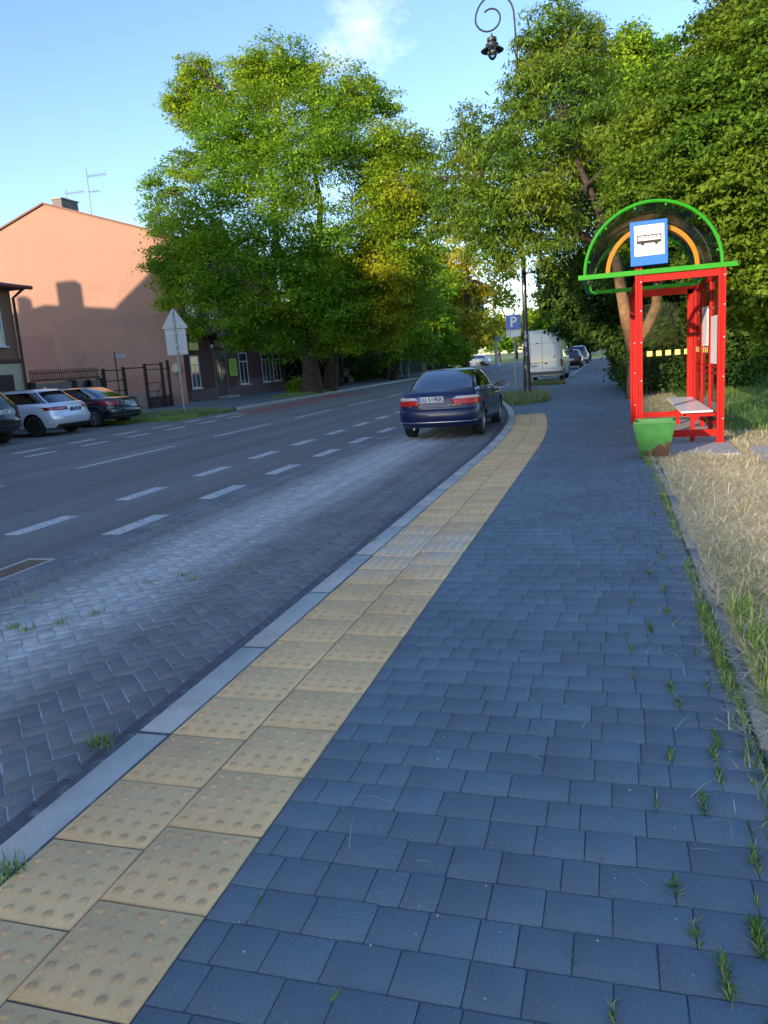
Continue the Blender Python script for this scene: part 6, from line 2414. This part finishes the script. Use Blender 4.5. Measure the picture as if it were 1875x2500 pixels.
def shrub(label, blobs, n, mat, seed, size=0.16, group='shrubs along the left pavement'):
    x, y = blobs[0][0], blobs[0][1]
    root = empty('shrub', (x, y, 0), 0, label, 'shrub', group)
    rel = [(b[0] - x, b[1] - y, b[2], b[3]) for b in blobs]
    V, F = leaf_cloud(rel, n, size, 0.55, seed, 0.4, 0.34)
    np_obj('foliage', V, F, mat, root)
    mb = MB()
    for i, b in enumerate(rel):
        for k in range(3):
            limb(mb, (0.15 * k, 0.1 * k, -0.05), (b[0] + 0.3 * (k - 1), b[1], b[2] + b[3] * 0.4), 0.05, 0.012, seed + i * 3 + k)
    mb.build('stems', M_BARK, root, True, fix=False)


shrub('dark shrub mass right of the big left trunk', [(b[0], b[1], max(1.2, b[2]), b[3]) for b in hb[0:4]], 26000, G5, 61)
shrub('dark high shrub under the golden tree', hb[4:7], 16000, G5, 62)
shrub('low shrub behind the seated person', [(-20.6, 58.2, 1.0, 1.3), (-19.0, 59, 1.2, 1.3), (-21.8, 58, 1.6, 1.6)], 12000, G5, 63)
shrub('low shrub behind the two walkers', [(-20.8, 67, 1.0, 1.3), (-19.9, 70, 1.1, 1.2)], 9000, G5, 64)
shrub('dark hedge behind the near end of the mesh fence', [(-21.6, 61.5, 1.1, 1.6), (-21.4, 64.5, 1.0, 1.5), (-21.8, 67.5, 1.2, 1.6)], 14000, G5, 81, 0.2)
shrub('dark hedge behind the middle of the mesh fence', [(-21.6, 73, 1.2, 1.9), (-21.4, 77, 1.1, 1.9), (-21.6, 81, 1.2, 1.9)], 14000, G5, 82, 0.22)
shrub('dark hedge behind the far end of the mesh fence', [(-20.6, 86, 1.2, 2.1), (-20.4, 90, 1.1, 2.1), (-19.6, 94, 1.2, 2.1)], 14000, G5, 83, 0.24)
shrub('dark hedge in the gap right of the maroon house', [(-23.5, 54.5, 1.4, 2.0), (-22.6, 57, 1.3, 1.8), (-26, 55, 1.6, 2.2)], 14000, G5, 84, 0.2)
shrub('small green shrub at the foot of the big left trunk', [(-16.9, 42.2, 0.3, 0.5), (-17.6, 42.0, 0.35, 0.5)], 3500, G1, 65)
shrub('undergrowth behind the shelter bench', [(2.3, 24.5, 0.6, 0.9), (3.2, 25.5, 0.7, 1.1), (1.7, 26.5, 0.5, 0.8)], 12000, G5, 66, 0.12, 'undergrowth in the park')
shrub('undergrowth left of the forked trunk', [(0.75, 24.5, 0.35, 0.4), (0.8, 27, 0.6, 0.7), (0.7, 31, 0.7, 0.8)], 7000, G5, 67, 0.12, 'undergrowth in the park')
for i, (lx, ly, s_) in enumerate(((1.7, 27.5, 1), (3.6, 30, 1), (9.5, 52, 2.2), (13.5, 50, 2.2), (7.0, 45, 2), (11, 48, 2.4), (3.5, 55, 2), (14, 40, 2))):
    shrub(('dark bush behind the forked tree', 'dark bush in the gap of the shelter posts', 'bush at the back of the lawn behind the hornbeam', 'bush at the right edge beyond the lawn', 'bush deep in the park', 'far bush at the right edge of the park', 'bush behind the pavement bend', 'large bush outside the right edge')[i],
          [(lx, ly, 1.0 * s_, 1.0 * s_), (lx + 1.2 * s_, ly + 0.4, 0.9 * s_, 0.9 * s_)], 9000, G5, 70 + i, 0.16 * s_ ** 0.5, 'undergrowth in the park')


# ---------------------------------------------------------------- grass blades
def blades(name, label, cat, P, L, W, mat, seed, lean=0.5, flat=None, kind='stuff'):
    r = np.random.default_rng(seed)
    n = len(P)
    a = r.random(n) * 2 * math.pi
    le = np.abs(r.normal(lean, 0.3, n))
    if flat is not None:
        m_ = r.random(n) < flat
        le[m_] = r.uniform(1.2, 1.5, m_.sum())
    ln = L * (0.5 + r.random(n))
    d = np.stack([np.cos(a), np.sin(a), np.zeros(n)], 1)
    sd_ = np.stack([-np.sin(a), np.cos(a), np.zeros(n)], 1)
    w = (W * (0.6 + 0.8 * r.random(n)))[:, None]
    up = np.array([0, 0, 1.0])
    l1 = le * 0.9
    l2 = np.minimum(le * 1.25, 1.66)
    p0 = P
    p1 = p0 + (d * np.sin(l1)[:, None] + up * np.cos(l1)[:, None]) * (ln * 0.5)[:, None]
    p2 = p1 + (d * np.sin(l2)[:, None] + up * np.maximum(np.cos(l2), -0.02)[:, None]) * (ln * 0.5)[:, None]
    V = np.stack([p0 - sd_ * w / 2, p0 + sd_ * w / 2, p1 + sd_ * w * 0.4, p1 - sd_ * w * 0.4, p2 + sd_ * w * 0.08, p2 - sd_ * w * 0.08], 1).reshape(-1, 3)
    b = np.arange(n)[:, None] * 6
    F = np.concatenate([b + np.array([0, 1, 2, 3]), b + np.array([3, 2, 4, 5])], 0)
    o = np_obj(name, V, F, mat)
    tag(o, label, cat, kind=kind)
    return o


def mat_blade(name, cols, trans=0.25):
    t = NT(name)
    rnd = t.n('NewGeometry').outputs['Random Per Island']
    c = t.ramp(rnd, [(i / (len(cols) - 1), c_) for i, c_ in enumerate(cols)])
    t.base(c)
    t.rough(0.6)
    tl_ = t.n('BsdfTranslucent')
    t.l(c, tl_.inputs['Color'])
    m = t.n('MixShader')
    m.inputs[0].default_value = trans
    t.l(t.b.outputs[0], m.inputs[1])
    t.l(tl_.outputs[0], m.inputs[2])
    t.l(m.outputs[0], t.out.inputs['Surface'])
    return t.m


M_HAY = mat_blade('hay', [(0.30, 0.23, 0.10), (0.66, 0.55, 0.31), (0.78, 0.69, 0.44), (0.85, 0.79, 0.58), (0.46, 0.48, 0.24)])
M_HAYG = mat_blade('green_hay', [(0.10, 0.16, 0.04), (0.20, 0.26, 0.08), (0.42, 0.42, 0.20)])
M_GRS = mat_blade('fresh_grass', [(0.06, 0.15, 0.015), (0.12, 0.25, 0.02), (0.24, 0.36, 0.05), (0.42, 0.42, 0.18)])
M_LGR = mat_blade('lawn_grass', [(0.07, 0.14, 0.02), (0.12, 0.21, 0.03), (0.20, 0.27, 0.07)])
r = np.random.default_rng(5)


def scatter(n, x0, x1, y0, y1, z=0.0, pw=1.0):
    u = r.random(n)
    yy = y0 + (y1 - y0) * u ** pw
    xx = x0 + (x1 - x0) * r.random(n)
    return np.stack([xx, yy, np.full(n, z)], 1)


def clump_z(P, amp, sc_):
    P = P.copy()
    P[:, 2] += amp * (np.sin(P[:, 0] * sc_ + 1.3) * np.cos(P[:, 1] * sc_ * 0.8) + np.sin(P[:, 0] * sc_ * 2.3 + P[:, 1] * sc_ * 1.7) * 0.6)
    return P


Pn = scatter(52000, 0.60, 3.2, 1.6, 10.6, -0.005, 1.25)
Pn = Pn[Pn[:, 0] < 0.62 + 0.35 * Pn[:, 1]]
blades('dry_grass', 'pale dry mown grass lying over the verge right of the pavement', 'dry grass', clump_z(Pn, 0.012, 5), 0.15, 0.0036, M_HAY, 1, 1.2, 0.9)
Pf = np.concatenate([scatter(30000, 0.55, 5.0, 9.8, 13.4, -0.005), scatter(15000, 0.52, 1.72, 15.9, 24, -0.005)])
Pf = Pf[~((Pf[:, 0] > 0.40) & (Pf[:, 0] < 1.62) & (Pf[:, 1] > 10.9) & (Pf[:, 1] < 15.9))]
Pf = Pf[~((Pf[:, 0] > 0.3) & (Pf[:, 0] < 0.78) & (Pf[:, 1] > 10.5) & (Pf[:, 1] < 11.1))]
blades('dry_grass', 'dry yellow grass around the foot of the shelter', 'dry grass', clump_z(Pf, 0.015, 4), 0.12, 0.005, M_HAY, 2, 1.15, 0.88)
Pg = np.concatenate([scatter(5000, 0.6, 2.4, 1.6, 9.0, 0.0), scatter(2500, 0.6, 0.95, 1.6, 6.0, 0.0), scatter(4000, 1.6, 4.0, 12.4, 14.5, 0.0)])
blades('green_grass', 'greener stems growing up through the dry grass', 'grass', Pg, 0.10, 0.004, M_HAYG, 3, 1.1, 0.6)
Pl = scatter(60000, 1.75, 14, 13.4, 46, -0.02, 1.4)
Pl = Pl[Pl[:, 0] < 0.6 + 0.33 * Pl[:, 1]]
blades('lawn_blades', 'green park lawn grass behind the shelter in tree shade', 'lawn', clump_z(Pl, 0.02, 1.2), 0.12, 0.012, M_LGR, 4, 0.5)
Pi = np.concatenate([scatter(9000, -18.6, -15.0, 25.6, 29.2, 0.02), scatter(5000, -17.1, -15.4, 37.6, 42.8, 0.02)])
Pi = Pi[(Pi[:, 1] > 30) | (np.hypot((Pi[:, 0] + 16.8) / 1.9, (Pi[:, 1] - 27.4) / 1.8) < 1)]
blades('island_grass', 'short green and yellow grass on the kerbed island by the warning sign', 'grass', Pi, 0.10, 0.016, M_HAYG, 5, 0.4)
# rough grass round the lamp post and the van
t_ = r.random(5200) * 6.283
q_ = r.random(5200) ** 0.6
Pm = np.stack([-2.85 + np.cos(t_) * q_ * 1.05, 24.2 + np.sin(t_) * q_ * 2.4, np.full(5200, 0.0)], 1)
Pm = Pm[Pm[:, 0] > -1.85 - 0.009 * np.maximum(0, Pm[:, 1] - 12) ** 2]
blades('lamp_grass', 'yellow green grass tuft round the foot of the lamp post', 'grass', Pm, 0.26, 0.011, M_HAYG, 6, 0.45)
Pv = scatter(1800, -3.6, -1.9, 34.0, 35.2, 0.0)
blades('kerb_grass', 'thin strip of grass on the kerb behind the white van', 'grass', Pv, 0.16, 0.014, M_HAYG, 7, 0.45)

# weeds in the joints: dense near the grass edge
gw = random.Random(9)
Pw = []


def tuft(x, y, k, s_):
    row = max(j[1] for j in JOINTS if j[1] <= y)
    jx = min((j[0] for j in JOINTS if abs(j[1] - row) < 1e-6 and j[0] < 0.47), key=lambda v: abs(v - x))
    c = row + gw.uniform(0.04, 0.11)
    for _ in range(k):
        Pw.append((jx + gw.gauss(0, 0.0035 + s_ * 0.12), min(row + 0.15, max(row, c + gw.gauss(0, 0.02 + s_))), -0.003))


tufts = [(0.33, 1.90, 150, .022), (0.34, 1.86, 70, .02), (0.27, 1.72, 60, .014), (0.275, 1.67, 60, .014), (0.34, 1.60, 60, .016), (0.355, 1.56, 60, .016), (0.17, 1.9, 30, .010),
         (0.165, 1.45, 40, .010), (0.165, 1.50, 30, .01), (0.42, 1.45, 60, .02), (0.06, 1.62, 25, .008), (0.31, 2.25, 50, .016), (0.36, 2.42, 70, .018), (0.30, 2.6, 50, .014),
         (0.245, 2.05, 35, .01), (0.27, 2.75, 50, .014), (0.36, 3.0, 50, .014), (0.25, 3.3, 50, .014), (0.30, 3.45, 50, .014), (0.22, 4.1, 60, .016), (0.26, 4.5, 60, .02), (0.14, 4.6, 30, .012),
         (0.33, 4.9, 40, .02), (0.16, 5.2, 40, .014), (0.28, 5.6, 40, .016), (0.05, 3.9, 20, .008), (0.20, 6.2, 30, .014), (0.41, 1.73, 45, .015), (0.22, 1.27, 50, .02)]
for x, y, k, s_ in tufts:
    tuft(x, y, k, s_)
Pe = []
y = 1.2
while y < 10.5:
    dens = (4 if y > 4.5 and math.sin(y * 5.1) < 0.2 else 22) + (18 if y > 4.5 else 50) * max(0, math.sin(y * 1.9) + 0.4)
    for _ in range(int(dens)):
        Pe.append((0.48 + gw.gauss(0, 0.017) - 0.02 * max(0, y - 8), y + gw.uniform(0, 0.12), 0.0))
    y += 0.09
for jx, jy in JOINTS:      # sparse sprouts in the joints, thicker towards the grass
    if 1.0 < jy < 11 and jx < 0.47 and gw.random() < 0.9 * max(0.0, (jx + 0.12) / 0.6) ** 1.6:
        n_ = int(gw.expovariate(1 / 14.0))
        c = jy + gw.uniform(0.02, 0.13)
        for _ in range(n_):
            Pw.append((jx + gw.gauss(0, 0.003), min(jy + 0.15, max(jy, c + gw.gauss(0, 0.025))), -0.003))
    if 1.0 < jy < 11 and gw.random() < 0.03:
        for _ in range(5):
            Pw.append((jx + gw.gauss(0, 0.003), jy + gw.uniform(0, 0.15), -0.003))
blades('joint_weeds', 'small green weeds growing in joints at the right side of the pavement', 'weeds', np.array(Pw), 0.026, 0.0042, M_GRS, 8, 0.8)
Pb = []
for x, y, k in ((-2.16, 2.62, 110), (-1.86, 1.72, 120), (-3.9, 4.05, 35), (-3.75, 4.0, 40), (-3.62, 4.15, 40), (-3.5, 4.35, 30), (-3.95, 3.6, 40), (-4.1, 3.45, 40), (-3.0, 5.6, 25), (-3.2, 5.2, 30), (-3.35, 5.35, 25), (-3.55, 5.1, 25),
                (-1.98, 6.1, 30), (-1.96, 9.0, 25), (-4.1, 3.2, 45), (-4.25, 4.6, 20)):
    for _ in range(k):
        zb_ = -0.1 if x < -2.3 else (-0.01 if x > -2 else -0.06)
        Pb.append((x + gw.gauss(0, 0.03), y + gw.gauss(0, 0.035), zb_))
blades('bay_weeds', 'green weed tufts in the bay bricks and at the kerb joints', 'weeds', np.array(Pb), 0.04, 0.005, M_GRS, 9, 0.6)
blades('edge_grass', 'fresh green grass strip between pavement stones and thin kerb', 'grass', np.array(Pe), 0.045, 0.0045, M_GRS, 12, 0.75)
Pd = np.stack([0.60 + r.random(2600) * 0.16, 1.4 + r.random(2600) ** 1.5 * 3.2, np.full(2600, 0.0)], 1)
blades('verge_grass', 'darker green grass just inside the thin kerb at lower right', 'grass', Pd, 0.10, 0.0045, M_GRS, 13, 0.8)
# straw lying on the paving
Ps = []
for _ in range(130):
    x = 0.5 - abs(gw.gauss(0, 0.16))
    Ps.append((x, gw.uniform(1.4, 9), 0.004))
for _ in range(55):
    Ps.append((gw.uniform(-1.0, 0.3), gw.uniform(1.5, 11), 0.004))
Ps += [(-1.62, 1.72, 0.006), (-1.35, 2.0, 0.006), (-1.5, 1.46, 0.006)]
blades('loose_straw', 'loose straw stalks blown onto the blue grey pavement', 'straw', np.array(Ps), 0.10, 0.0022, M_HAY, 10, 1.5, 1.0)
Pk = np.stack([0.50 + np.abs(r.normal(0, 0.07, 650)) * np.sign(r.random(650) - 0.35), 1.5 + r.random(650) * 5, np.full(650, 0.012)], 1)
Pk2 = np.stack([0.60 - np.abs(r.normal(0, 0.05, 2600)) - 0.03 * np.maximum(0, np.linspace(4.5, 10.7, 2600) - 8), np.linspace(4.5, 10.7, 2600), np.full(2600, 0.012)], 1)
Pk2 = Pk2[(np.sin(Pk2[:, 1] * 3.1) + np.sin(Pk2[:, 1] * 7.3) * 0.7) > -0.5]
Pk = np.concatenate([Pk[(np.sin(Pk[:, 1] * 2.2) > 0.1)], Pk2])
blades('kerb_straw', 'tangled dry grass falling over the thin kerb onto the pavement', 'dry grass', Pk, 0.12, 0.0022, M_HAY, 11, 1.3, 0.92)
# pebbles and bits
pb = MB()
for _ in range(170):
    x, y = gw.uniform(-1.05, 0.48), gw.uniform(1.4, 12)
    s_ = gw.uniform(0.0015, 0.0045)
    pb.lathe((x, y, 0.0), [(s_, 0.0), (s_ * 0.9, s_ * 0.6), (0.0, s_)], 6)
o = pb.build('grit', mat_simple('pale_grit', (0.45, 0.43, 0.40), 0.9, 0.3, 50), smooth=False)
tag(o, 'pale grit and crumbs scattered on the pavement', 'grit', kind='stuff')
print('SCENE OBJECTS', len(bpy.data.objects))
